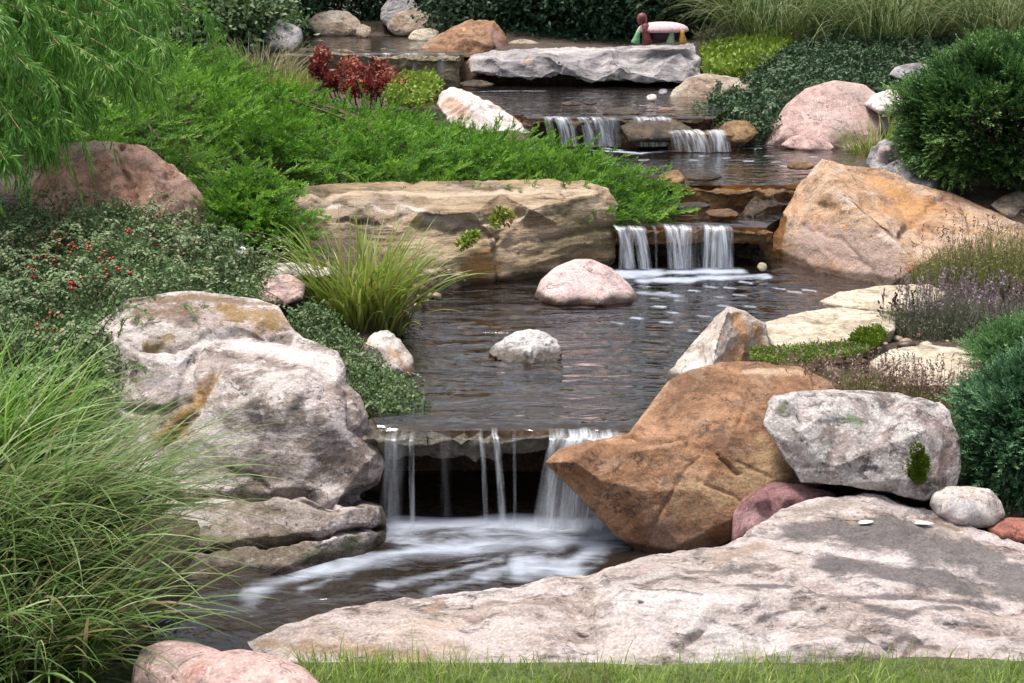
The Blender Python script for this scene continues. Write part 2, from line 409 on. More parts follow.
def finish_rock(name, label, me, vox, smooth, rough, lump, nscale, mat, grooves, stains, strata, seed, cat, group, kind, parent, cracks, chip=0):
    tmp = bpy.data.objects.new('rock_build', me); COL.objects.link(tmp)
    m = tmp.modifiers.new('r', 'REMESH'); m.mode = 'VOXEL'; m.voxel_size = vox
    if smooth:
        m2 = tmp.modifiers.new('s', 'SMOOTH'); m2.factor = .5; m2.iterations = smooth
    dg = bpy.context.evaluated_depsgraph_get()
    me2 = bpy.data.meshes.new_from_object(tmp.evaluated_get(dg))
    bpy.data.objects.remove(tmp); bpy.data.meshes.remove(me)
    me2.name = name
    n = len(me2.vertices)
    co = np.empty(n * 3, np.float32); me2.vertices.foreach_get('co', co); co = co.reshape(-1, 3).astype(np.float64)
    nr = np.empty(n * 3, np.float32); me2.vertex_normals.foreach_get('vector', nr); nr = nr.reshape(-1, 3).astype(np.float64)
    size = np.linalg.norm(co.max(0) - co.min(0))
    q = co / size * 5.0 * nscale + seed * 13.7
    d = lump * size * .35 * fbm(q * .8, 3, seed) + rough * size * .5 * fbm(q * 3.2, 6, seed + 5, .62)
    if chip:                                # broken, stepped faces
        w = fbm(q * .7, 2, seed + 31) * 2.2
        st_ = w * 1.6; fr_ = st_ - np.floor(st_)
        d += chip * size * .09 * (np.floor(st_) + np.clip((fr_ - .6) / .4, 0, 1) ** 1.5 - st_)
        v2 = fbm(q * np.array([2.1, 2.1, 2.6]), 3, seed + 35, .5) * 2.0; f2 = v2 - np.floor(v2)
        d += chip * size * .035 * (np.floor(v2) + np.clip((f2 - .55) / .45, 0, 1) - v2)
    if cracks:
        rid = fbm(q * np.array([1.0, 1.0, 1.6]) * .9, 3, seed + 9, .45, True)
        d -= cracks * size * .3 * np.clip((rid - .55) / .3, 0, 1) ** 1.5
    if strata:
        zz = co[:, 2] + .05 * size * fbm(q * .6, 3, seed + 3)
        lay = fbm(np.column_stack([zz * 30, co[:, 0] * 1.2, co[:, 1] * 1.2]), 3, seed + 4, .6)
        d += strata * size * .5 * lay
    px, py = proj(co)
    view = unit(np.array([0, 0, CAMZ]) - co); fr = (nr * view).sum(1) > .02
    depth = co[:, 1] * CP - (co[:, 2] - CAMZ) * SP
    jx = px + 3.5 * vnoise(co * 14, seed) + 1.5 * vnoise(co * 45, seed + 1); jy = py + 3.5 * vnoise(co * 14, seed + 2) + 1.5 * vnoise(co * 45, seed + 3)
    def dseg(pl):
        best = np.full(n, 1e9)
        pl = np.array(pl, float)
        if len(pl) == 1: return np.hypot(jx - pl[0, 0], jy - pl[0, 1])
        for a, b in zip(pl[:-1], pl[1:]):
            ab = b - a; t = np.clip(((jx - a[0]) * ab[0] + (jy - a[1]) * ab[1]) / (ab @ ab + 1e-9), 0, 1)
            best = np.minimum(best, np.hypot(jx - a[0] - ab[0] * t, jy - a[1] - ab[1] * t))
        return best
    for pl, w, dp in grooves:
        e = np.exp(-(dseg(pl) / w) ** 2); d -= np.where(fr, dp * e, 0)
    co2 = co + nr * d[:, None]
    me2.vertices.foreach_set('co', co2.astype(np.float32).ravel())
    c = np.zeros((n, 4), np.float32)
    for pl, rad, rgb, al in stains:
        # a stain is a blotch on the rock's own surface round points on it
        anchors = []
        for ax, ay in pl:
            k = np.where(fr, np.hypot(px - ax, py - ay), 1e9).argmin(); anchors.append(co[k])
        anchors = np.array(anchors); best = np.full(n, 1e9)
        for a, b in zip(anchors[:-1], anchors[1:]) if len(anchors) > 1 else [(anchors[0], anchors[0] + 1e-6)]:
            ab = b - a; t = np.clip(((co - a) @ ab) / (ab @ ab + 1e-12), 0, 1)
            best = np.minimum(best, np.linalg.norm(co - a - ab * t[:, None], axis=1))
        rr = rad * depth.mean() / F
        e = np.clip(1.25 - best / rr * (1 + .9 * fbm(co * 8, 5, seed + 21, .68)), 0, 1) * al
        up = e > c[:, 3]
        c[up, :3] = rgb; c[up, 3] = e[up]
    at = me2.color_attributes.new('stain', 'FLOAT_COLOR', 'POINT'); at.data.foreach_set('color', c.ravel())
    me2.polygons.foreach_set('use_smooth', np.ones(len(me2.polygons), bool)); me2.update()
    me2.materials.clear()
    o = link_mesh(name, me2, mat, parent)
    if parent is None: tag(o, label, cat, group, kind)
    return o

def block(name, label, x0, x1, y0, y1, z0, z1, mat, vox=.012, seed=1, rough=.02, lump=.03, cat='rock', jag=.06, cracks=.0, strata=.0, front=None):
    """a flat ledge stone with an uneven plan"""
    bm = bmesh.new(); rs = random.Random(seed)
    k = 7; top = []; bot = []
    fr = [(x0 + (x1 - x0) * i / k, y0 + (rs.uniform(-1, 1) * jag * (y1 - y0))) for i in range(k + 1)]
    pl = fr + [(x1, y1), (x0, y1)]
    for x, y in pl:
        top.append(bm.verts.new((x, y, z1 + rs.uniform(-.014, .006))))
        bot.append(bm.verts.new((x, y + (.02 if y < (y0 + y1) / 2 else 0), z0 + rs.uniform(-.02, .02))))
    bm.faces.new(top); bm.faces.new(bot[::-1])
    for i in range(len(pl)):
        j = (i + 1) % len(pl); bm.faces.new([top[j], top[i], bot[i], bot[j]])
    bmesh.ops.recalc_face_normals(bm, faces=bm.faces[:]); bmesh.ops.triangulate(bm, faces=bm.faces[:])
    me = bpy.data.meshes.new(name); bm.to_mesh(me); bm.free()
    return finish_rock(name, label, me, vox, 3, rough, lump, 1.0, mat, (), (), strata, seed, cat, None, None, None, cracks, .3)

def blob_outline(cx, cy, rx, ry, Y, n=11, seed=1, flat=.25, dY=.08):
    rs = random.Random(seed); o = []
    for i in range(n):
        a = 2 * math.pi * i / n; k = rs.uniform(.84, 1.1)
        y = math.sin(a) * ry * k
        if y > ry * (1 - flat): y = ry * (1 - flat) + (y - ry * (1 - flat)) * .4
        o.append((cx + math.cos(a) * rx * k, cy + y, Y - dY * math.sin(a)))
    return o

# ------------------------------------------------------------------ ground
CH = np.array([  # stream channel: distance, left x, right x, bed height
    [3.0, -1.05, .75, -.27], [3.9, -.95, .62, -.27], [4.72, -.62, .66, -.27], [4.80, -.45, .62, .0], [5.5, -.46, .98, .0], [6.2, -.36, 1.5, .01],
    [6.6, -.08, 1.55, .02], [7.10, .42, 1.36, .03], [7.18, .5, 1.34, .2], [7.46, .6, 1.4, .22], [7.62, .66, 1.6, .33], [8.3, .4, 2.15, .34], [9.2, .12, 2.4, .35],
    [9.36, .1, 1.3, .5], [10.5, -.45, 1.45, .53], [11.65, -.95, 1.5, .54], [11.8, -1.65, -.3, .76], [12.6, -2.1, -.5, .79], [14.0, -2.35, -.6, .8], [14.6, -2.0, -1.0, .9]])
BANK = np.array([(x, y, 0) for x in (-4, -2, -1, 0, 1, 2, 4) for y in (-2, 0, 1.5, 3.0)] + [
    (-1.6, 3.5, .02), (-1.5, 4.3, .02), (-1.15, 4.2, -.05), (-1.7, 5.2, .24), (-1.0, 5.2, .18), (-.62, 5.0, .12), (-.55, 5.6, .16), (-1.8, 6.2, .42), (-.9, 6.4, .34),
    (-.3, 6.5, .2), (-1.0, 7.0, .46), (-2.5, 7, .56), (-.2, 7.2, .44), (.4, 7.1, .36), (.45, 7.6, .42), (-1, 8.5, .55), (-2.5, 8.5, .66), (.0, 8.4, .5), (-.35, 9.3, .55), (-1.5, 10, .6), (-3.5, 10, .85),
    (-.95, 10.8, .56), (-1.3, 11.25, .58), (-.75, 11.3, .56), (-1.7, 11.1, .64), (-2.4, 11.6, .84), (-3, 13, .95), (-2.6, 14.8, 1.02), (0, 12.6, .9), (-.1, 13.6, .98), (0, 15, 1.1), (3, 15, 1.15), (-6, 15, 1.2), (6, 15, 1.2), (7, 10, .9), (-7, 10, 1.0),
    (-5, 6, .5), (5, 6, .45), (.85, 4.1, .0), (.4, 3.35, -.16), (.9, 3.3, -.17), (1.4, 3.3, -.17), (1.9, 3.3, -.15), (.9, 3.6, -.14), (1.4, 3.6, -.10), (1.9, 3.6, -.06), (2.4, 3.4, -.1), (1.25, 3.82, -.02), (-.2, 3.3, -.16), (1.7, 4.2, .08), (1.2, 4.45, .14), (1.25, 5.2, .17), (1.9, 5.2, .19), (1.9, 6, .19), (1.75, 6.4, .08), (2.5, 6.5, .15), (2.2, 6.8, .12), (1.8, 6.9, .08), (3.0, 7.0, .26),
    (1.9, 7.4, .25), (2.6, 7.5, .38), (3, 8, .5), (2.7, 9, .56), (2.3, 9.7, .48), (1.7, 10.2, .54), (2.5, 11, .64), (1.75, 11.5, .7), (4, 11, .74), (2, 13, .9), (2.2, 12, .76), (3.4, 10, .6), (3.2, 12, .8), (4.4, 12.2, .86),
    (-12, 30, 1.3), (12, 30, 1.3), (0, 30, 1.3), (-60, 60, 1.3), (60, 60, 1.3), (0, 90, 1.3), (-60, 0, .2), (60, 0, .2), (0, -60, 0)])

def ground_z(x, y):
    x = np.asarray(x, float).ravel(); y = np.asarray(y, float).ravel()
    z = np.empty(len(x))
    for i in range(0, len(x), 20000):
        s = slice(i, i + 20000)
        d2 = (x[s, None] - BANK[:, 0]) ** 2 + (y[s, None] - BANK[:, 1]) ** 2 + .02
        w = d2 ** -1.9; z[s] = (w * BANK[:, 2]).sum(1) / w.sum(1)
    z += .018 * fbm(np.column_stack([x * 3, y * 3, x * 0]), 3, 91)
    xl = np.interp(y, CH[:, 0], CH[:, 1]); xr = np.interp(y, CH[:, 0], CH[:, 2]); bed = np.interp(y, CH[:, 0], CH[:, 3])
    e = np.maximum(xl - x, x - xr) + .05 * fbm(np.column_stack([x * 4, y * 4, x * 0 + 3]), 3, 77)
    m = np.clip((.02 - e) / .12 + .5, 0, 1); m = m * m * (3 - 2 * m)
    m *= (y > 2.9) & (y < 14.7)
    m = np.where(y < 3.25, m * np.clip((y - 3.0) / .25, 0, 1), m)
    bed = bed + .015 * fbm(np.column_stack([x * 9, y * 9, x * 0]), 3, 31)
    out = np.where(bed < z, z * (1 - m) + bed * m, z)
    k = np.clip((y - 3.05) / .14, 0, 1); lawn = .006 * fbm(np.column_stack([x * 4, y * 4, x * 0]), 2, 5)
    return lawn * (1 - k) + out * k

def soil_mat():
    N = NT('soil')
    pos = N.n('NewGeometry').outputs['Position']
    n1 = N.noise(pos, 9, 8, .7, .4); n2 = N.noise(pos, 70, 6, .7)
    col = N.ramp(n1, [(.3, (.018, .012, .008)), (.5, (.05, .032, .02)), (.7, (.09, .06, .04))])
    col = N.mix(.8, col, N.ramp(n2, [(.3, .4), (.5, 1.0), (.68, 2.0)]), 'MULTIPLY')
    y = N.n('SeparateXYZ', Vector=pos).outputs[1]
    lawn = N.math('MULTIPLY', N.step(N.math('ADD', y, N.math('MULTIPLY', n1, .1)), 3.1, 3.16, 1, 0), 1.0)
    col = N.mix(lawn, col, N.ramp(n2, [(.3, (.03, .05, .012)), (.7, (.09, .12, .03))]))
    v = N.n('TexVoronoi', Vector=pos, Scale=38).outputs[0]
    nrm = N.bump(v, .8, .012, N.bump(n1, .6, .03))
    sh = N.n('BsdfPrincipled', Base_Color=col, Roughness=.9, Normal=nrm)
    return N.done(sh.outputs[0])

def axis(parts):
    return np.concatenate([np.linspace(a, b, n, endpoint=False) for a, b, n in parts] + [[parts[-1][1]]])

gx = axis([(-70, -12, 14), (-12, -4, 24), (-4, -2, 40), (-2, 2.6, 150), (2.6, 4.5, 30), (4.5, 12, 22), (12, 70, 14)])
gy = axis([(-60, -4, 14), (-4, 2.5, 30), (2.5, 4.6, 60), (4.6, 5.0, 20), (5.0, 7.05, 60), (7.05, 7.7, 26), (7.7, 9.1, 40), (9.1, 9.5, 14), (9.5, 15, 80), (15, 30, 30), (30, 100, 14)])
X, Y_ = np.meshgrid(gx, gy); zz = ground_z(X, Y_)
ii = np.arange(X.size).reshape(X.shape)
Q = np.stack([ii[:-1, :-1], ii[:-1, 1:], ii[1:, 1:], ii[1:, :-1]], -1).reshape(-1, 4)
g = link_mesh('ground', make_mesh('ground', np.column_stack([X.ravel(), Y_.ravel(), zz]), Q, True), soil_mat(), origin=(0, 0, 0))
tag(g, 'dark bark mulch and soil of the terraced garden bank under the plants', 'ground', kind='structure')

# ------------------------------------------------------------------ water
def pool(name, label, rows, z, mat, foam=(), res=.018, ripple=.004, rs=9.0, lip=None, base=0.0, back=None):
    """rows: (distance, left x, right x); foam: (photo polyline, radius px, strength, stretch) on this water level"""
    rows = np.array(rows, float)
    ys = np.arange(rows[0, 0], rows[-1, 0] + 1e-6, res)
    nx = int(max(rows[:, 2] - rows[:, 1]) / res)
    xl = np.interp(ys, rows[:, 0], rows[:, 1]); xr = np.interp(ys, rows[:, 0], rows[:, 2])
    t = np.linspace(0, 1, nx)
    X = xl[:, None] + (xr - xl)[:, None] * t; Yg = np.repeat(ys[:, None], nx, 1)
    V = np.column_stack([X.ravel(), Yg.ravel(), np.full(X.size, z)])
    px, py = proj(V); fo = np.full(len(V), base)
    dep = V[:, 1] * CP - (V[:, 2] - CAMZ) * SP
    for pl, rad, st in foam:
        W = np.array([G(a, b, z) for a, b in pl]); best = np.full(len(V), 1e9)
        for a, b in zip(W[:-1], W[1:]) if len(W) > 1 else [(W[0], W[0] + 1e-5)]:
            ab = b - a; k = np.clip(((V - a) @ ab) / (ab @ ab + 1e-12), 0, 1)
            dv = V - a - ab * k[:, None]; best = np.minimum(best, np.hypot(dv[:, 0], dv[:, 1] * .45))
        r = rad * np.median(dep) / F
        best = best + r * .5 * fbm(V * np.array([1 / r, .5 / r, 1]) * .5, 3, 5)
        fo = np.maximum(fo, st * np.clip(1.15 - best / r, 0, 1) ** 1.2)
    if back is not None: fo *= np.clip((back - V[:, 1]) / .05, 0, 1)
    q = V * np.array([rs, rs * 2.1, 1])
    V[:, 2] += ripple * fbm(q, 3, 12)
    if lip is not None:                     # the sheet bends over the ledge
        dl = lip - V[:, 1]; V[:, 2] -= np.where(dl > -.05, (np.clip(dl + .05, 0, 1) ** 2) * 3.2, 0)
    ii = np.arange(X.size).reshape(X.shape)
    Q = np.stack([ii[:-1, :-1], ii[:-1, 1:], ii[1:, 1:], ii[1:, :-1]], -1).reshape(-1, 4)
    o = link_mesh(name, make_mesh(name, V, Q, True, fo), mat)
    return tag(o, label, 'water', kind='structure')

W_low = water_mat('water_low', (.30, .24, .20), .45, (6, 9, 8), .5, .05, .10, (.55, 1.6, 1))
W_mid = water_mat('water_mid', (.52, .43, .34), .12, (3.2, 9, 8), .5, .085, .08)
W_up = water_mat('water_up', (.55, .40, .24), .22, (6, 14, 8), .4, .03, .05, (.8, 1.6, 1))

pool('water', 'dark foaming pool below the lowest fall, behind the big front slab', [(3.1, -1.0, .75), (3.9, -1.05, .7), (4.85, -.7, .7)], -.15, W_low, base=.22, back=4.36, foam=[
    ([(390, 524), (460, 521), (560, 519), (610, 526)], 34, 1.0),
    ([(600, 530), (560, 545), (480, 545), (420, 548), (350, 562), (300, 576), (255, 592)], 24, .85),
    ([(560, 535), (600, 545), (570, 565), (520, 568)], 20, .9), ([(540, 528), (450, 536), (400, 540)], 12, .7), ([(330, 562), (285, 580), (245, 592)], 14, .6),
    ([(540, 558), (480, 578), (430, 592)], 11, .6), ([(330, 580), (300, 590)], 8, .55), ([(600, 560), (570, 580), (540, 590)], 11, .55), ([(500, 560), (440, 575), (380, 588)], 9, .5),
    ([(620, 520), (640, 545)], 10, .5)], ripple=.012, rs=5)
pool('water', 'rippled pool holding two rounded stones, between the two larger falls', [(4.375, -.43, .55), (4.6, -.5, .58), (4.9, -.55, .75), (5.5, -.6, 1.1), (6.2, -.5, 1.7), (6.6, -.25, 1.7), (7.16, .2, 1.5)], .14, W_mid, [
    ([(618, 274), (680, 272), (740, 271)], 13, 1.1), ([(640, 281), (700, 279), (765, 276)], 10, .9), ([(630, 292), (680, 296)], 8, .6)]
    + [([(x, y), (x + 9, y + 1)], 4.5, .8) for x, y in ((660, 292), (690, 290), (655, 306), (725, 287), (742, 282), (760, 276), (775, 288), (790, 292), (805, 290), (745, 305), (715, 297), (700, 316), (676, 300), (632, 318), (640, 286), (662, 322), (690, 330), (720, 305), (650, 298), (706, 286), (735, 295), (612, 322), (668, 312))],
    ripple=.005, rs=4, lip=4.385)
pool('water', 'shallow reddish sheet of water above the three white strands', [(6.94, .52, 1.26), (7.2, .5, 1.4), (7.66, .6, 1.6)], .335, W_up, [([(645, 229), (735, 229)], 3, .35)], ripple=.004, lip=6.95)
pool('water', 'amber pool flecked with foam behind the brown ledge stone', [(7.52, .62, 1.62), (7.9, .5, 2.1), (8.5, .3, 2.6), (9.1, .1, 2.7), (9.45, .0, 2.7)], .445, W_up, [
    ([(590, 150), (640, 153), (680, 150), (740, 145), (770, 146)], 5, .95), ([(580, 145), (620, 150)], 5, .9), ([(660, 150), (760, 148)], 4, .9)]
    + [([(x, y), (x + 8, y)], 3, .8) for x, y in ((700, 156), (722, 158), (765, 156), (772, 162), (745, 161), (690, 160), (780, 166), (640, 160), (810, 157))], ripple=.004)
pool('water', 'brown shallow water in front of the long grey slab', [(9.15, .1, 1.3), (9.6, -.2, 1.45), (10.5, -.55, 1.6), (12.0, -1.1, 1.7)], .635, W_up, [
    ([(470, 92), (500, 91), (545, 91)], 3, .6), ([(530, 118), (560, 116)], 3, .5), ([(640, 105), (668, 108)], 3, .6), ([(560, 98), (600, 97)], 2, .5)], ripple=.004, lip=9.16)
pool('water', 'uppermost still pool below the shaded rocks and shrubs', [(11.60, -1.75, -.35), (12.6, -2.2, -.45), (14.3, -2.5, -.6)], .885, W_up, [], ripple=.003, lip=11.62, res=.03)

SILK = silk_mat('falling_water')
def waterfall(label, strands, ztop, zbot, Yl, throw=.06):
    """strands: (x left, x right at the lip, x left, x right at the foot, opacity) in photo columns"""
    cx = np.mean([s[0] for s in strands]); Lp = P(cx, 341, Yl)
    root = empty('waterfall', (Lp[0], Yl, zbot), label, 'waterfall', kind='structure')
    for (a0, a1, b0, b1, op) in strands:
        dep = Yl * CP + (CAMZ - ztop) * SP; dep2 = (Yl - throw) * CP + (CAMZ - zbot) * SP
        xa, xb = (a0 - 512) * dep / F, (a1 - 512) * dep / F
        ya, yb = (b0 - 512) * dep2 / F, (b1 - 512) * dep2 / F
        nu, nv = max(6, int((a1 - a0) / 2) + 4), 18
        u = np.linspace(0, 1, nu); s = np.linspace(0, 1, nv)
        t = np.clip((s - .12) / .88, 0, 1)
        zz = np.where(s < .12, ztop + .004, ztop + .004 - (ztop - zbot) * t ** 1.6)
        yy = np.where(s < .12, Yl + (.12 - s) / .12 * .07, Yl - throw * np.sqrt(t))
        xx = (xa + (xb - xa) * u)[None] * (1 - t[:, None] ** .8) + (ya + (yb - ya) * u)[None] * t[:, None] ** .8
        n = vnoise(np.column_stack([(xx * 38).ravel(), np.repeat(s, nu) * 1.5, np.zeros(nu * nv)]), 3).reshape(nv, nu)
        V = np.stack([xx, yy[:, None] + .012 * n, np.repeat(zz[:, None], nu, 1) + .003 * n], -1).reshape(-1, 3)
        ii = np.arange(nu * nv).reshape(nv, nu)
        Q = np.stack([ii[:-1, :-1], ii[1:, :-1], ii[1:, 1:], ii[:-1, 1:]], -1).reshape(-1, 4)
        edge = np.clip(4 * u * (1 - u), 0, 1) ** .6
        al = op * edge[None] * np.clip(s / .12, .1, 1)[:, None] * (1 - .25 * t[:, None])
        me = make_mesh('strand', V, Q, True, al.ravel())
        uvl = me.uv_layers.new(name='UVMap')
        UV = np.stack([np.repeat((xa + (xb - xa) * u)[None], nv, 0), np.repeat((s * max(.2, ztop - zbot) * 3)[:, None], nu, 1)], -1).reshape(-1, 2)
        li = np.empty(len(me.loops), np.int32); me.loops.foreach_get('vertex_index', li)
        uvl.data.foreach_set('uv', UV[li].astype(np.float32).ravel())
        link_mesh('strand', me, SILK, root)

waterfall('lowest waterfall, thin strands before a black hollow', [(386, 398, 383, 401, .38), (409, 415, 409, 416, .6), (394, 410, 376, 404, .2), (478, 483, 483, 490, .42), (491, 498, 498, 508, .7), (512, 516, 513, 517, .3),
    (549, 555, 546, 553, .6), (554, 612, 532, 612, .8), (566, 625, 548, 606, .9), (556, 585, 530, 570, .5), (440, 452, 440, 452, .08)], .138, -.15, 4.285, .07)
waterfall('three white strands of water falling into the pool of rounded stones', [(613, 624, 624, 637, 1.1), (618, 634, 618, 634, .7), (628, 642, 638, 653, 1.1), (636, 646, 640, 648, .5), (664, 676, 674, 684, 1.2), (672, 693, 672, 694, .9), (680, 693, 676, 688, .8), (663, 670, 667, 674, .7), (703, 718, 702, 716, 1.2), (714, 732, 717, 735, 1.2), (708, 728, 708, 730, .7), (652, 656, 655, 658, .35), (692, 703, 692, 703, .2)], .335, .14, 6.86, .05)
waterfall('small falls on both flanks of a stone in the upper stream', [(553, 570, 560, 580, 1.2), (576, 587, 584, 600, .8), (590, 602, 596, 614, .8), (543, 552, 547, 556, .6), (602, 618, 606, 622, .4), (632, 672, 636, 676, 1.0)], .635, .46, 9.06, .06)
waterfall('two short white strands over the outer step of the upper stream', [(676, 702, 684, 712, 1.25), (705, 724, 710, 732, 1.3), (666, 678, 672, 686, .5)], .57, .445, 8.92, .07)
waterfall('faint trickles over the mossy weir below the top pool', [(382, 391, 384, 393, .5), (404, 418, 408, 420, .55), (436, 446, 438, 448, .35), (362, 372, 362, 374, .25)], .885, .66, 11.48, .05)

# ------------------------------------------------------------------ stones
G_ = rock_mat
M_granite = G_('rock_white_grey', (.18, .135, .11), (.42, .34, .30), (.65, .545, .52), 4.5, (1, 1, 1.8), .42, .85, .7, -.15, bump=.9, pale=(.78, .70, .68), contrast=1.15, kt=.55, lt=.48)
M_slab = G_('rock_front_slab', (.34, .245, .205), (.54, .44, .395), (.67, .575, .54), 4.2, (.55, 1.1, 2.4), .5, .55, .7, None, bump=1.0, pale=(.75, .65, .635), contrast=1.3, kt=.515, lt=.47, dark=(.05, .045, .045))
M_block = G_('rock_speckled_block', (.33, .26, .24), (.53, .44, .42), (.67, .585, .57), 6, (1, 1, 1.2), .6, .7, .7, None, bump=1.0, pale=(.80, .75, .72), kt=.53, lt=.46)
M_rust = G_('rock_rust', (.12, .06, .032), (.25, .128, .066), (.36, .20, .115), 4.0, (1, 1, 1.3), .55, .45, .2, -.15, bump=.6, pale=(.48, .36, .26))
M_fin = G_('rock_fin', (.34, .27, .22), (.48, .40, .35), (.55, .47, .42), 5, (1, 1, 1), .4, .25, .4, .14, bump=.6)
M_orange = G_('rock_orange', (.26, .14, .085), (.45, .27, .155), (.55, .39, .28), 2.6, (1, 1, 1.4), .55, .35, .4, .14, bump=.8, pale=(.52, .43, .37))
M_ledge = G_('rock_layered', (.11, .08, .045), (.29, .21, .125), (.48, .355, .245), 2.6, (.5, .8, 3.2), .3, .6, .35, .14, bump=.8, pale=(.60, .47, .38))
M_red = G_('rock_red_brown', (.22, .115, .07), (.46, .245, .165), (.64, .43, .33), 3.4, (1.6, 1.6, .7), .4, .45, .5, None, bump=.7, pale=(.52, .36, .30))
M_pink = G_('rock_pink_granite', (.34, .225, .20), (.44, .295, .265), (.53, .385, .355), 4, (1, 1, 1), .6, .25, .15, None, bump=.35, pale=(.6, .48, .45))
M_pinkwet = G_('rock_pink_pool', (.36, .265, .25), (.47, .35, .335), (.54, .42, .405), 4, (1, 1, 1), .6, .2, .15, .14, bump=.35, pale=(.6, .5, .47))
M_whitewet = G_('rock_white_pool', (.36, .33, .32), (.52, .49, .48), (.64, .60, .59), 6, (1, 1, 1), .65, .45, .6, .14, bump=.7, pale=(.72, .69, .68))
M_purple = G_('rock_purple_red', (.17, .075, .08), (.28, .135, .14), (.37, .205, .20), 6, (1, 1, 1), .6, .25, .1, None, bump=.7)
M_brick = G_('rock_brick', (.24, .09, .07), (.30, .12, .09), (.34, .16, .12), 6, (1, 1, 1), .4, .0, .0, None, bump=.5)
M_pale = G_('rock_pale', (.44, .37, .34), (.56, .49, .46), (.65, .59, .55), 6, (1, 1, 1), .45, .2, .3, None, bump=.4)
M_flag = G_('rock_flagstone', (.36, .29, .20), (.52, .44, .33), (.62, .55, .45), 5, (1, 1, 4), .5, .4, .4, None, bump=.7, pale=(.68, .62, .52))
M_grey = G_('rock_grey', (.15, .14, .15), (.28, .26, .27), (.38, .35, .355), 3.5, (1, 1, 1.5), .45, .4, .25, None, bump=.6)
M_longgrey = G_('rock_long_grey', (.155, .14, .15), (.27, .245, .25), (.36, .325, .32), 2.5, (.6, 1, 1.5), .4, .35, .3, .64, bump=.7)
M_tan = G_('rock_tan', (.20, .14, .095), (.33, .245, .175), (.42, .33, .25), 4, (1, 1, 1.5), .45, .35, .25, None, bump=.7)
M_wet = G_('rock_wet_dark', (.022, .016, .011), (.07, .046, .026), (.15, .10, .055), 5, (1, 1, 2), .4, .4, .1, None, .28, .8, pale=(.16, .13, .10))
M_amber = G_('rock_wet_amber', (.07, .036, .016), (.22, .115, .042), (.38, .23, .09), 5, (1, 1, 2), .4, .4, .1, None, .3, .8, pale=(.3, .22, .14))
M_lip = G_('rock_wet_lip', (.045, .04, .03), (.12, .105, .08), (.21, .18, .14), 6, (1, 1, 1.5), .4, .5, .2, None, .28, .7, pale=(.28, .25, .2))
M_mossy = G_('rock_mossy_weir', (.06, .05, .025), (.17, .135, .075), (.32, .26, .17), 5, (1, 1, 1.6), .4, .4, .3, None, .4, .7, pale=(.27, .24, .17))
OCH = (.36, .19, .045); WHT = (.66, .60, .57); DK = (.045, .043, .045); MOSS = (.05, .075, .015); BR = (.16, .085, .04); GRY = (.17, .15, .145)

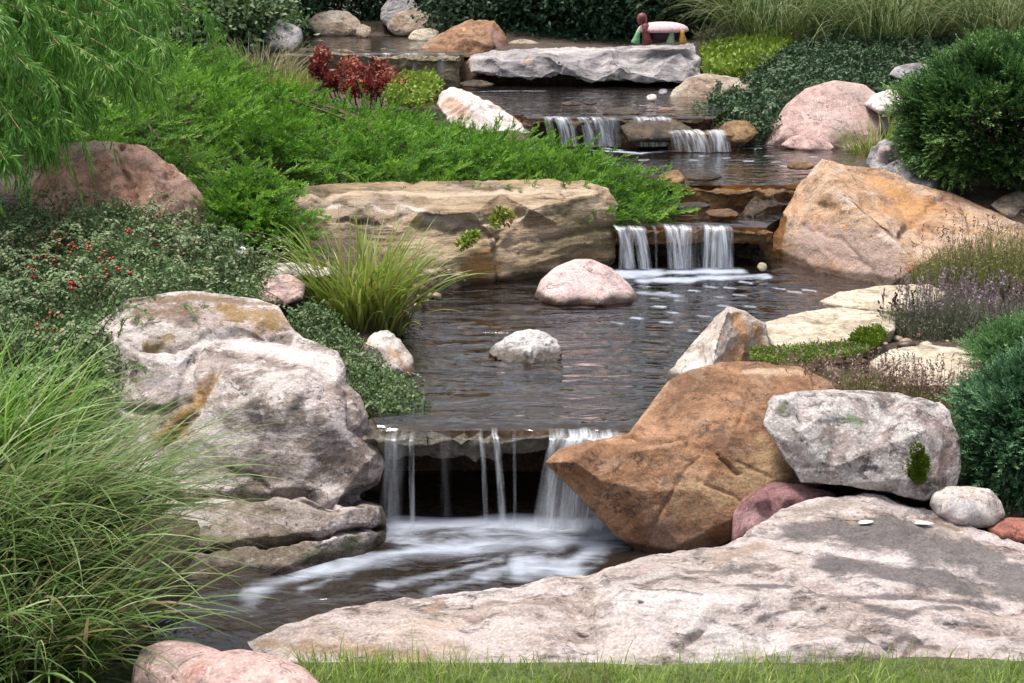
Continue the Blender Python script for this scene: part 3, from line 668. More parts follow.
# big boulder on the near bank
rock('boulder', 'big grey-white layered boulder stained ochre, beside the lowest fall',
     [(96, 325, 4.75), (128, 297, 4.85), (165, 292, 4.9), (205, 290, 4.92), (255, 296, 4.92), (280, 303, 4.88), (292, 325, 4.75), (302, 337, 4.65), (322, 345, 4.6), (338, 352, 4.55), (345, 366, 4.5), (347, 383, 4.45),
      (361, 395, 4.42), (370, 414, 4.38), (373, 433, 4.36), (385, 446, 4.34), (387, 466, 4.3), (380, 484, 4.3), (360, 497, 4.34), (384, 506, 4.22), (388, 520, 4.22), (387, 544, 4.12), (362, 560, 4.02), (300, 578, 3.9), (240, 592, 3.83),
      (170, 592, 3.83), (120, 545, 4.1), (95, 470, 4.4), (85, 400, 4.6)],
     [(140, 312, 4.74), (205, 314, 4.74), (262, 318, 4.72), (150, 326, 4.66), (200, 330, 4.66), (250, 328, 4.68), (285, 330, 4.70), (160, 346, 4.60), (140, 358, 4.50), (178, 364, 4.46), (135, 398, 4.40), (176, 404, 4.34), (188, 372, 4.48), (140, 440, 4.34),
      (206, 342, 4.60), (240, 336, 4.66), (290, 345, 4.60), (200, 372, 4.40), (240, 380, 4.33), (300, 382, 4.30), (335, 388, 4.34), (205, 410, 4.28), (255, 405, 4.22), (310, 408, 4.21), (345, 405, 4.28),
      (190, 440, 4.24), (250, 445, 4.17), (310, 445, 4.16), (350, 440, 4.22), (368, 462, 4.2), (180, 482, 4.2), (250, 486, 4.13), (310, 481, 4.12), (345, 490, 4.15), (366, 484, 4.2),
      (250, 502, 4.06), (180, 502, 4.1), (310, 498, 4.06), (338, 510, 4.05), (365, 507, 4.1), (280, 530, 4.0), (340, 528, 4.02), (372, 522, 4.08), (200, 530, 4.02), (240, 556, 3.89), (320, 552, 3.95), (365, 543, 4.04), (280, 568, 3.88), (150, 520, 4.1)],
     thick=.35, vox=.005, smooth=3, rough=.010, lump=.016, chip=.02, mat=M_granite, seed=3, strata=.0035, cracks=.008,
     grooves=[([(100, 488), (174, 494), (245, 494), (307, 489), (335, 503), (365, 495), (390, 480)], 3.2, .085), ([(260, 545), (300, 538), (332, 532), (385, 527)], 2.6, .06), ([(190, 548), (250, 544), (300, 540)], 2.4, .04), ([(230, 470), (300, 500), (340, 512)], 2.5, .012),
              ([(140, 345), (175, 350), (200, 338), (240, 330), (290, 338)], 4, .03), ([(165, 445), (190, 420), (212, 385), (218, 365)], 4, .02), ([(128, 410), (165, 412), (190, 400)], 3.5, .025), ([(350, 395), (355, 425), (385, 440)], 3, .015)],
     stains=[([(160, 438), (185, 415)], 13, OCH, .9), ([(195, 402), (214, 376)], 10, OCH, .85), ([(178, 430)], 14, (.46, .27, .10), .8), ([(135, 300), (200, 297), (270, 302)], 9, (.24, .16, .09), .9), ([(150, 330), (200, 332)], 8, (.62, .55, .50), .9), ([(230, 420), (300, 430), (340, 445)], 20, (.20, .17, .16), .6), ([(200, 470), (300, 470)], 14, (.30, .24, .19), .6), ([(150, 380), (175, 385)], 18, (.36, .31, .32), .7), ([(230, 308), (268, 316)], 26, (.30, .18, .05), .9), ([(140, 312), (190, 310)], 20, (.20, .12, .07), .8), ([(150, 345), (170, 335)], 9, (.34, .24, .09), .9),
             ([(250, 410), (262, 432)], 16, DK, .62), ([(300, 398), (298, 405)], 8, DK, .7), ([(240, 345), (300, 355), (330, 372)], 20, (.70, .65, .62), .95), ([(180, 352), (205, 345)], 8, WHT, .9),
             ([(260, 380), (300, 372)], 14, (.66, .59, .56), .8), ([(390, 535), (350, 545), (310, 556)], 12, MOSS, .8), ([(180, 540), (240, 550), (290, 545)], 26, (.15, .12, .07), .85), ([(383, 510), (386, 530)], 10, (.10, .10, .03), .8), ([(180, 505), (280, 512)], 9, (.25, .2, .15), .7)], cat='boulder')

# long front slab
rock('boulder', 'huge flat pale slab stained dark grey, lying behind the front lawn',
     [(243, 642, 3.22), (270, 626, 3.26), (310, 612, 3.32), (350, 602, 3.36), (400, 595, 3.4), (440, 601, 3.38), (470, 591, 3.44), (510, 586, 3.46), (560, 577, 3.48), (610, 567, 3.5), (650, 557, 3.54), (690, 551, 3.58), (725, 546, 3.6),
      (745, 538, 3.64), (762, 522, 3.72), (780, 508, 3.78), (810, 499, 3.84), (845, 493, 3.9), (885, 494, 3.9), (920, 508, 3.86), (945, 517, 3.84), (985, 530, 3.8), (1030, 546, 3.75), (1100, 570, 3.66), (1130, 630, 3.3), (1110, 690, 3.02),
      (900, 676, 3.02), (600, 672, 3.03), (380, 676, 3.04), (320, 672, 3.06), (280, 664, 3.1), (252, 655, 3.15)],
     [(330, 635, 3.16), (420, 625, 3.2), (520, 615, 3.22), (620, 600, 3.26), (480, 652, 3.08), (620, 648, 3.09), (700, 585, 3.36), (760, 575, 3.42), (780, 545, 3.58), (840, 530, 3.68), (900, 540, 3.64), (960, 560, 3.58),
      (700, 625, 3.14), (745, 612, 3.18), (790, 605, 3.24), (820, 640, 3.08), (870, 600, 3.28), (930, 610, 3.24), (1000, 600, 3.38), (1030, 650, 3.1), (900, 655, 3.08), (760, 655, 3.06), (350, 660, 3.06)],
     thick=.3, vox=.0055, smooth=1, rough=.013, lump=.014, chip=.04, mat=M_slab, seed=5, cracks=.012, strata=.002, nscale=1.4,
     grooves=[([(690, 640), (710, 618), (760, 602), (800, 600)], 5, .022), ([(800, 600), (860, 625), (905, 650)], 6, .03), ([(770, 570), (850, 590), (940, 592), (1020, 600)], 6, .014), ([(400, 597), (420, 606), (445, 604)], 5, .012), ([(700, 565), (780, 575), (860, 582)], 5, .01), ([(940, 620), (980, 632), (1020, 628)], 4, .014), ([(845, 672), (900, 655), (930, 640)], 4, .012)],
     stains=[([(800, 532), (840, 524)], 26, (.16, .142, .14), 1.15), ([(860, 535), (900, 530)], 44, (.155, .14, .138), 1.25), ([(930, 545), (980, 552)], 44, (.175, .158, .155), 1.25), ([(1010, 575), (1040, 580)], 50, (.18, .16, .157), 1.2), ([(830, 560), (900, 570), (960, 580)], 26, (.155, .138, .136), 1.15),
             ([(740, 586), (800, 583), (860, 590), (930, 592), (1000, 598)], 8, (.15, .132, .132), .95), ([(870, 604), (905, 612), (960, 606)], 9, (.14, .125, .125), .95), ([(690, 572), (760, 566)], 7, (.2, .165, .15), .85), ([(850, 640), (905, 636), (935, 646)], 9, (.15, .12, .115), .9), ([(640, 588), (700, 596)], 5, (.16, .14, .135), .8), ([(760, 618), (790, 606), (815, 608)], 5, (.15, .13, .13), .85),
             ([(800, 512), (850, 500)], 13, (.40, .33, .28), .9), ([(670, 600)], 60, (.78, .72, .70), .7), ([(720, 640)], 55, (.76, .69, .67), .7), ([(620, 640)], 50, (.70, .60, .56), .65), ([(770, 640)], 34, (.74, .67, .65), .7), ([(420, 630)], 60, (.62, .47, .38), .6), ([(520, 640)], 50, (.66, .54, .48), .6), ([(330, 640)], 40, (.56, .40, .31), .6), ([(950, 610), (1000, 615)], 18, (.50, .40, .36), .75), ([(740, 575), (800, 585)], 12, (.60, .53, .50), .7), ([(260, 640), (330, 650), (420, 655)], 15, (.36, .24, .15), .8),
             ([(430, 608), (450, 600)], 10, (.42, .27, .18), .8), ([(720, 560), (760, 545)], 14, (.42, .32, .26), .85), ([(640, 601)], 4, DK, 1), ([(880, 660), (920, 645)], 6, (.2, .09, .06), .8), ([(600, 590), (660, 575)], 12, (.62, .56, .53), .8)], cat='boulder')

# rust slab leaning by the lowest fall
rock('boulder', 'rust-orange pointed slab leaning out over the lowest fall',
     [(545, 462, 4.1), (558, 449, 4.16), (600, 438, 4.22), (628, 434, 4.26), (640, 418, 4.34), (652, 402, 4.42), (668, 381, 4.5), (690, 370, 4.55), (722, 362, 4.58), (765, 361, 4.58), (800, 367, 4.56), (840, 385, 4.5), (840, 470, 4.15), (800, 500, 4.05), (745, 530, 4.02),
      (722, 546, 4.02), (690, 556, 4.0), (655, 561, 4.02), (638, 553, 4.05), (615, 535, 4.06), (590, 508, 4.08), (565, 484, 4.1)],
     [(575, 462, 4.06), (632, 452, 4.1), (690, 442, 4.15), (722, 452, 4.10), (692, 433, 4.21), (745, 410, 4.26), (700, 400, 4.36), (735, 378, 4.46), (790, 400, 4.34), (770, 440, 4.16), (780, 478, 4.06), (700, 490, 4.02), (730, 520, 3.99), (660, 520, 4.0), (640, 490, 4.03), (600, 480, 4.06), (680, 545, 3.985)],
     thick=.22, shrink=.8, vox=.005, smooth=0, rough=.008, lump=.006, chip=.0, mat=M_rust, seed=8, cracks=.008,
     grooves=[([(628, 436), (660, 440), (692, 436), (715, 450), (738, 474)], 2.0, .02), ([(700, 480), (740, 500), (765, 520)], 2, .008), ([(700, 452), (672, 490), (648, 545)], 1.6, .006), ([(735, 375), (748, 400), (735, 425)], 3, .012), ([(740, 462), (770, 480)], 2, .006)],
     stains=[([(780, 455), (750, 480), (700, 500)], 30, (.34, .23, .13), .75), ([(660, 535), (700, 550)], 22, (.27, .17, .12), .85), ([(748, 372), (800, 372)], 9, (.45, .32, .22), .8), ([(640, 420), (665, 385)], 6, (.40, .25, .15), .7)], cat='boulder')
rock('boulder', 'pale fin-shaped rock with an orange flank, behind the rust slab',
     [(662, 392, 4.9), (667, 372, 4.92), (690, 345, 5.0), (713, 318, 5.05), (727, 305, 5.05), (745, 310, 5.08), (766, 324, 5.1), (771, 346, 5.05), (757, 360, 5.0), (742, 372, 4.9), (740, 395, 4.8), (690, 405, 4.8)],
     [(727, 312, 4.95), (716, 345, 4.82), (712, 372, 4.76), (690, 370, 4.83)], thick=.28, vox=.006, smooth=1, rough=.014, lump=.02, chip=.2, mat=M_fin, seed=9,
     stains=[([(738, 320), (745, 345), (735, 368)], 17, (.46, .24, .11), 1.0), ([(758, 330), (760, 345)], 10, (.42, .22, .11), .9), ([(725, 315), (722, 340)], 3, (.38, .22, .13), .6)], cat='boulder')
rock('boulder', 'speckled whitish granite block with a tuft of moss on its face',
     [(762, 424, 4.0), (766, 402, 4.06), (772, 394, 4.1), (800, 391, 4.14), (850, 390, 4.16), (900, 393, 4.16), (940, 401, 4.12), (950, 410, 4.08), (960, 440, 4.0), (962, 470, 3.96), (955, 492, 3.92), (925, 502, 3.88), (890, 494, 3.88), (840, 486, 3.9), (800, 483, 3.92), (793, 470, 3.92), (778, 450, 3.95)],
     [(785, 401, 4.0), (845, 397, 4.05), (915, 404, 4.03), (800, 432, 3.93), (870, 452, 3.90), (925, 430, 3.93), (880, 482, 3.865), (830, 470, 3.89), (938, 478, 3.88)],
     thick=.25, vox=.005, smooth=1, rough=.018, lump=.014, chip=.06, mat=M_block, seed=11, cracks=.015,
     grooves=[([(790, 465), (840, 470), (870, 468)], 2.5, .006)],
     stains=[([(782, 407)], 12, (.20, .25, .15), .8), ([(850, 416), (858, 420)], 10, (.19, .25, .15), .85), ([(940, 425), (950, 455), (935, 470)], 16, (.36, .25, .23), .8), ([(830, 440), (880, 445)], 14, (.40, .33, .31), .7), ([(875, 467)], 4, DK, 1.1), ([(900, 400), (930, 410)], 8, (.68, .63, .6), .8), ([(880, 400), (900, 415)], 9, (.19, .17, .18), .7)], cat='boulder')
rock('rock', 'dark purple-red rounded rock wedged between the rust slab and front slab',
     [(731, 545, 3.9), (733, 515, 3.95), (740, 502, 3.97), (758, 488, 3.99), (775, 481, 4.0), (800, 484, 4.0), (835, 492, 4.0), (840, 510, 3.96), (790, 545, 3.85), (750, 560, 3.8)],
     [(760, 500, 3.87), (752, 530, 3.82), (790, 500, 3.88)], thick=.2, bulge=.03, vox=.009, mat=M_purple, seed=13, rough=.012)
rock('rock', 'small oblong whitish stone beside the blue-green shrub', [(929, 505, 3.88), (932, 491, 3.9), (945, 486, 3.91), (970, 486, 3.91), (990, 489, 3.91), (1002, 502, 3.9), (1006, 515, 3.88), (995, 528, 3.84), (960, 528, 3.83), (938, 520, 3.85)], thick=.1, bulge=.06, vox=.006, mat=M_pale, seed=14, rough=.006,
     stains=[([(955, 505), (975, 512)], 12, (.40, .37, .38), .7), ([(945, 522), (965, 527)], 6, (.26, .17, .08), .8)])
rock('rock', 'small flat brick-red stone near the oblong white stone', [(986, 530, 3.82), (992, 521, 3.86), (1010, 517, 3.88), (1035, 519, 3.88), (1048, 530, 3.84), (1030, 543, 3.78), (1000, 541, 3.78)], thick=.08, bulge=.04, vox=.006, mat=M_brick, seed=15, rough=.006)
rock('rock', 'pink granite rock in the lawn corner, the smaller of two', [(130, 690, 2.81), (133, 665, 2.86), (142, 648, 2.90), (165, 640, 2.94), (195, 642, 2.94), (222, 652, 2.90), (225, 690, 2.78), (180, 720, 2.68)], thick=.2, bulge=.08, vox=.008, mat=M_pink, seed=16, rough=.006)
rock('rock', 'wide pink granite rock at the foot of the pale front slab', [(172, 700, 2.76), (180, 672, 2.80), (205, 655, 2.85), (240, 648, 2.87), (275, 655, 2.85), (305, 668, 2.81), (325, 690, 2.75), (320, 720, 2.68), (230, 735, 2.64)], thick=.2, bulge=.08, vox=.008, mat=M_pink, seed=17, rough=.006, stains=[([(200, 665), (190, 680)], 16, (.36, .17, .14), .7)])

# the middle pool
rock('rock', 'smooth domed pink stone standing in the middle pool', [(534, 296, 6.2), (540, 280, 6.26), (555, 267, 6.3), (575, 259, 6.33), (592, 259, 6.33), (612, 268, 6.3), (630, 284, 6.26), (640, 298, 6.2), (636, 306, 6.14), (600, 311, 6.08), (560, 310, 6.08), (540, 304, 6.13)],
     thick=.22, bulge=.1, vox=.01, smooth=4, mat=M_pinkwet, seed=20, rough=.004, lump=.012)
rock('rock', 'low angular whitish stone standing in the middle pool', [(486, 351, 5.23), (497, 341, 5.30), (516, 331, 5.36), (530, 328, 5.38), (545, 331, 5.36), (558, 340, 5.30), (564, 352, 5.22), (560, 362, 5.16), (535, 370, 5.11), (508, 366, 5.13), (492, 358, 5.18)],
     [(520, 340, 5.26), (550, 345, 5.24), (528, 352, 5.16)], thick=.14, bulge=.03, vox=.008, smooth=1, mat=M_whitewet, seed=21, rough=.014, chip=.25, stains=[([(490, 360), (520, 370), (558, 365)], 5, (.07, .075, .03), .9)])
rock('boulder', 'long layered tan ledge boulder under the bright juniper, edging the pool',
     [(285, 205, 6.7), (292, 190, 6.95), (320, 184, 7.05), (400, 181, 7.1), (500, 179, 7.15), (590, 180, 7.2), (610, 188, 7.12), (619, 205, 7.02), (617, 240, 6.95), (617, 262, 6.92), (608, 272, 6.86), (570, 280, 6.75), (530, 288, 6.6), (490, 294, 6.5), (440, 298, 6.42), (380, 296, 6.42), (320, 285, 6.45), (290, 250, 6.55)],
     [(300, 206, 6.6), (360, 207, 6.58), (420, 210, 6.6), (475, 212, 6.62), (530, 208, 6.72), (570, 198, 6.86), (598, 192, 6.98), (380, 195, 6.82), (500, 192, 6.9), (330, 222, 6.58), (400, 232, 6.54), (440, 226, 6.62), (490, 232, 6.6), (520, 222, 6.74), (600, 215, 6.92), (560, 225, 6.76), (600, 240, 6.86), (560, 255, 6.7), (490, 250, 6.54), (500, 275, 6.52), (560, 272, 6.68), (440, 260, 6.46), (390, 270, 6.42)],
     thick=.45, vox=.0075, smooth=1, rough=.011, lump=.010, chip=.04, mat=M_ledge, seed=24, strata=.008, cracks=.02, nscale=1.3,
     grooves=[([(330, 222), (400, 222), (450, 230), (480, 222), (520, 212)], 3, .018), ([(470, 245), (500, 232), (500, 285)], 3, .02), ([(500, 245), (560, 235), (612, 228)], 3, .012), ([(430, 215), (470, 225), (500, 238)], 3, .016), ([(520, 255), (600, 250)], 3, .008)],
     stains=[([(300, 195), (400, 192), (500, 190), (590, 188)], 11, (.50, .38, .28), .8), ([(330, 205), (420, 207)], 7, (.58, .48, .42), .8), ([(400, 218), (480, 222), (520, 214)], 7, (.44, .36, .31), .75), ([(560, 215), (600, 225), (560, 245)], 24, (.17, .135, .075), .85), ([(480, 268), (470, 280)], 24, (.33, .17, .05), .9), ([(580, 255), (600, 262)], 12, (.28, .17, .07), .7),
             ([(520, 270), (550, 272)], 14, (.13, .105, .05), .8), ([(590, 195), (608, 208)], 9, (.52, .40, .29), .8), ([(612, 225), (616, 255)], 6, (.28, .16, .08), .8), ([(320, 182), (420, 181), (560, 181)], 4, (.36, .20, .09), .7)], cat='boulder')
rock('boulder', 'huge orange angular boulder on the open bank opposite the layered ledge',
     [(768, 262, 7.12), (772, 235, 7.2), (785, 206, 7.3), (800, 180, 7.4), (822, 158, 7.5), (846, 163, 7.48), (880, 167, 7.46), (930, 186, 7.38), (960, 196, 7.32), (1000, 212, 7.2), (1030, 226, 7.1), (1030, 250, 6.9), (990, 256, 6.75), (940, 266, 6.62), (924, 274, 6.56), (916, 290, 6.48), (885, 296, 6.45), (845, 294, 6.55), (800, 282, 6.8), (775, 270, 7.0)],
     [(820, 168, 7.28), (836, 184, 7.0), (856, 202, 6.84), (890, 228, 6.64), (920, 264, 6.50), (806, 210, 7.1), (820, 250, 6.82), (800, 262, 6.92), (860, 262, 6.62), (890, 285, 6.46), (850, 280, 6.58), (880, 190, 7.2), (930, 210, 7.08), (900, 205, 7.12), (950, 240, 6.8), (905, 215, 7.02), (960, 212, 7.08), (985, 230, 6.95), (940, 250, 6.7)],
     thick=.5, vox=.0075, smooth=1, rough=.011, lump=.010, chip=.10, mat=M_orange, seed=27, cracks=.02,
     grooves=[([(838, 187), (862, 210), (895, 235), (925, 268)], 3, .012), ([(905, 232), (930, 205), (945, 198)], 4, .02), ([(960, 200), (975, 220), (965, 245)], 4, .02), ([(800, 225), (840, 240), (880, 280)], 3, .01)],
     stains=[([(800, 240), (850, 250), (885, 275)], 36, (.36, .26, .22), .9), ([(825, 180), (850, 205)], 12, (.54, .44, .37), .6), ([(880, 235), (905, 250)], 10, (.54, .44, .37), .6), ([(880, 180), (920, 200), (900, 215)], 24, (.48, .25, .10), .8), ([(910, 270), (918, 278)], 9, (.42, .16, .06), .9), ([(845, 225), (830, 240)], 10, (.42, .22, .11), .6), ([(985, 222), (1010, 232)], 14, (.50, .36, .25), .7), ([(860, 245), (890, 260)], 10, (.40, .2, .1), .6)], cat='boulder')
rock('rock', 'small cream and rust rock at the foot of the tall grass clump', [(360, 350, 5.0), (372, 332, 5.1), (388, 328, 5.12), (402, 340, 5.1), (415, 360, 5.04), (418, 376, 4.98), (400, 388, 4.9), (372, 385, 4.9), (350, 375, 4.92)], [(385, 345, 5.0), (398, 368, 4.92)], thick=.18, vox=.009, smooth=1, mat=M_fin, seed=29, rough=.016, chip=.25, stains=[([(410, 375), (395, 350)], 9, (.45, .26, .13), .8)])
rock('rock', 'flat pinkish stone at the edge of the berry shrub, the longer of two', [(255, 272, 5.75), (268, 264, 5.8), (300, 262, 5.82), (330, 268, 5.8), (333, 277, 5.74), (300, 281, 5.66), (262, 280, 5.68)], thick=.15, bulge=.04, vox=.009, mat=M_pale, seed=30, rough=.01)
rock('rock', 'rosy pink flat-topped stone below the longer pinkish stone', [(252, 290, 5.4), (264, 276, 5.52), (290, 274, 5.54), (306, 284, 5.46), (303, 300, 5.36), (275, 306, 5.3), (255, 300, 5.33)], thick=.15, bulge=.03, vox=.009, mat=M_pink, seed=31, rough=.012)
rock('boulder', 'red-brown cracked boulder below the weeping conifer', [(22, 215, 6.2), (30, 188, 6.3), (45, 160, 6.4), (62, 143, 6.46), (95, 138, 6.48), (122, 141, 6.48), (145, 146, 6.46), (163, 158, 6.42), (182, 171, 6.38), (200, 186, 6.32), (208, 206, 6.25), (204, 232, 6.16), (190, 255, 6.0), (110, 270, 5.95), (40, 255, 6.05)],
     [(70, 160, 6.3), (112, 158, 6.3), (150, 170, 6.22), (180, 195, 6.15), (55, 210, 6.06), (110, 200, 6.1), (118, 175, 6.22), (133, 172, 6.22), (160, 215, 6.05), (125, 230, 6.02)],
     thick=.4, vox=.0065, smooth=1, rough=.018, lump=.02, chip=.16, mat=M_red, seed=33, cracks=.02,
     grooves=[([(122, 142), (124, 165), (132, 195), (140, 230)], 3, .035), ([(70, 165), (74, 210)], 2.5, .018), ([(168, 162), (185, 200), (192, 225)], 3, .018), ([(130, 150), (140, 190)], 2, .012)],
     stains=[([(60, 150), (95, 143), (120, 146)], 13, (.50, .36, .32), .8), ([(140, 150), (165, 175), (185, 200)], 11, (.48, .30, .25), .8), ([(50, 165), (45, 180)], 10, (.42, .22, .15), .8), ([(90, 190), (100, 220)], 24, (.19, .11, .075), .8), ([(85, 150), (70, 160)], 9, (.16, .13, .13), .6)], cat='boulder')

# flagstones and the open bank
def flag(label, pl, z, seed, dz=.07):
    o = [(G(px, py, z)) for px, py in pl]
    bm = bmesh.new(); n = len(o)
    cx = np.mean([p[0] for p in o]); cy = np.mean([p[1] for p in o])
    t = [bm.verts.new((p[0], p[1], z)) for p in o]; b = [bm.verts.new((p[0] + (cx - p[0]) * .06, p[1] + (cy - p[1]) * .06, z - dz)) for p in o]
    bm.faces.new(t); bm.faces.new(b[::-1])
    for i in range(n): bm.faces.new([t[(i + 1) % n], t[i], b[i], b[(i + 1) % n]])
    bmesh.ops.recalc_face_normals(bm, faces=bm.faces[:]); bmesh.ops.triangulate(bm, faces=bm.faces[:])
    me = bpy.data.meshes.new('flagstone'); bm.to_mesh(me); bm.free()
    return finish_rock('flagstone', label, me, .009, 2, .012, .014, 1.3, M_flag, (), (), .0, seed, 'flagstone', 'cream flagstones along the bank', None, None, .01)
flag('wide cream flagstone at the water edge next to the fin-shaped rock', [(762, 322), (790, 313), (830, 306), (870, 309), (898, 316), (896, 328), (862, 338), (820, 345), (775, 349), (768, 336)], .215, 41)
flag('cream flagstone in front of the huge orange boulder', [(818, 302), (838, 292), (880, 285), (930, 283), (948, 292), (935, 308), (905, 313), (860, 308)], .225, 42)
flag('cream flagstone half hidden among the brown heath spikes', [(868, 362), (890, 348), (930, 344), (975, 350), (985, 372), (960, 385), (900, 385)], .20, 43)
rock('rock', 'grey stone at the foot of the dark globe shrub, the one by the orange boulder', [(990, 205, 7.3), (1000, 197, 7.4), (1018, 190, 7.45), (1045, 195, 7.45), (1060, 215, 7.3), (1040, 225, 7.2), (1005, 218, 7.2)], thick=.2, bulge=.05, vox=.011, mat=M_tan, seed=45)
rock('rock', 'mauve-grey stone propped behind the orange boulder', [(864, 165, 7.8), (870, 148, 7.9), (884, 138, 7.95), (900, 142, 7.95), (915, 160, 7.85), (912, 178, 7.75), (880, 178, 7.7)], [(885, 150, 7.78)], thick=.2, bulge=.03, vox=.012, mat=M_grey, seed=46, chip=.25, stains=[([(880, 150), (895, 155)], 14, (.45, .36, .35), .7)])
rock('rock', 'blue-grey flat stone between the orange boulder and the globe shrub', [(880, 168, 7.6), (898, 158, 7.7), (925, 165, 7.7), (945, 180, 7.6), (935, 192, 7.5), (900, 188, 7.5)], thick=.2, bulge=.03, vox=.012, mat=M_grey, seed=47, chip=.25)
rock('boulder', 'large pink granite boulder half covered by dark trailing shrub', [(762, 150, 9.2), (770, 128, 9.3), (785, 105, 9.4), (805, 88, 9.5), (835, 80, 9.55), (865, 85, 9.55), (885, 100, 9.5), (890, 130, 9.35), (880, 150, 9.2), (820, 158, 9.1)], thick=.4, bulge=.16, vox=.014, smooth=3, mat=M_pink, seed=48, rough=.008,
     stains=[([(850, 88), (870, 95)], 16, (.32, .26, .22), .7), ([(860, 115)], 14, (.38, .24, .2), .6)], cat='boulder')
rock('rock', 'low pink stone at the foot of the large pink granite boulder', [(780, 146, 9.02), (790, 137, 9.08), (810, 133, 9.1), (828, 140, 9.08), (836, 149, 9.0), (810, 153, 8.95)], thick=.15, bulge=.05, vox=.012, mat=M_pink, seed=49)
rock('rock', 'pale pink stone touching the globe shrub', [(864, 105, 9.3), (872, 95, 9.35), (890, 89, 9.4), (910, 95, 9.35), (912, 112, 9.25), (880, 115, 9.2)], thick=.2, bulge=.06, vox=.013, mat=M_pale, seed=50, rough=.01)
rock('rock', 'grey stone behind the globe shrub top', [(888, 75, 10.3), (895, 67, 10.35), (915, 63, 10.4), (945, 66, 10.4), (950, 80, 10.3), (905, 84, 10.2)], thick=.25, bulge=.06, vox=.014, mat=M_grey, seed=51)
rock('rock', 'tan slab leaning at the end of the long grey slab', [(664, 105, 10.5), (672, 90, 10.6), (685, 78, 10.7), (705, 73, 10.75), (740, 77, 10.75), (752, 84, 10.7), (748, 102, 10.5), (700, 110, 10.4)], [(700, 84, 10.58), (720, 100, 10.42)], thick=.3, vox=.014, smooth=1, mat=M_tan, seed=52, rough=.014, chip=.25)
rock('boulder', 'long grey slab bridging the stream under the garden ornament', [(464, 62, 11.6), (474, 52, 11.75), (500, 49, 11.85), (560, 47, 11.9), (620, 45, 11.95), (695, 43, 11.95), (702, 58, 11.6), (708, 76, 11.45), (704, 82, 11.35), (680, 83, 11.3), (655, 85, 11.28), (620, 82, 11.3), (590, 83, 11.3), (560, 75, 11.36), (530, 80, 11.34), (495, 77, 11.4), (470, 73, 11.5)],
     [(490, 56, 11.55), (540, 53, 11.55), (610, 50, 11.58), (680, 49, 11.6), (690, 62, 11.4), (620, 66, 11.3), (560, 62, 11.35), (500, 66, 11.4), (650, 76, 11.26)],
     thick=.6, vox=.012, smooth=1, rough=.016, lump=.016, chip=.2, mat=M_longgrey, seed=53, cracks=.015,
     stains=[([(470, 60), (500, 55)], 12, (.44, .38, .36), .8), ([(527, 57)], 10, (.38, .24, .11), .9), ([(540, 50), (620, 48), (690, 46)], 4, (.50, .44, .42), .8), ([(695, 52), (702, 72)], 5, (.44, .40, .39), .8)], cat='boulder')
rock('boulder', 'orange-rust rock standing beside the top weir', [(418, 48, 12.2), (432, 38, 12.3), (450, 27, 12.4), (470, 19, 12.5), (495, 20, 12.5), (506, 35, 12.4), (510, 50, 12.3), (490, 58, 12.15), (440, 60, 12.05)], [(465, 35, 12.2), (490, 45, 12.15)], thick=.3, vox=.016, smooth=1, mat=M_rust, seed=54, rough=.014, chip=.25,
     stains=[([(490, 28), (500, 45)], 9, (.24, .14, .12), .8), ([(463, 28), (465, 50)], 3, (.55, .34, .14), .8)], cat='boulder')
rock('rock', 'shallow rosy pink wedge of rock at the crest of the juniper', [(436, 105, 9.4), (440, 92, 9.5), (452, 86, 9.55), (468, 90, 9.52), (495, 103, 9.4), (520, 120, 9.25), (534, 133, 9.1), (500, 138, 9.05), (450, 125, 9.2)], [(470, 105, 9.25)], thick=.25, vox=.013, smooth=1, mat=M_pale, seed=55, rough=.01, chip=.25, stains=[([(450, 100), (460, 112)], 14, (.42, .25, .18), .9), ([(480, 95), (525, 125)], 6, (.58, .45, .41), .9)])
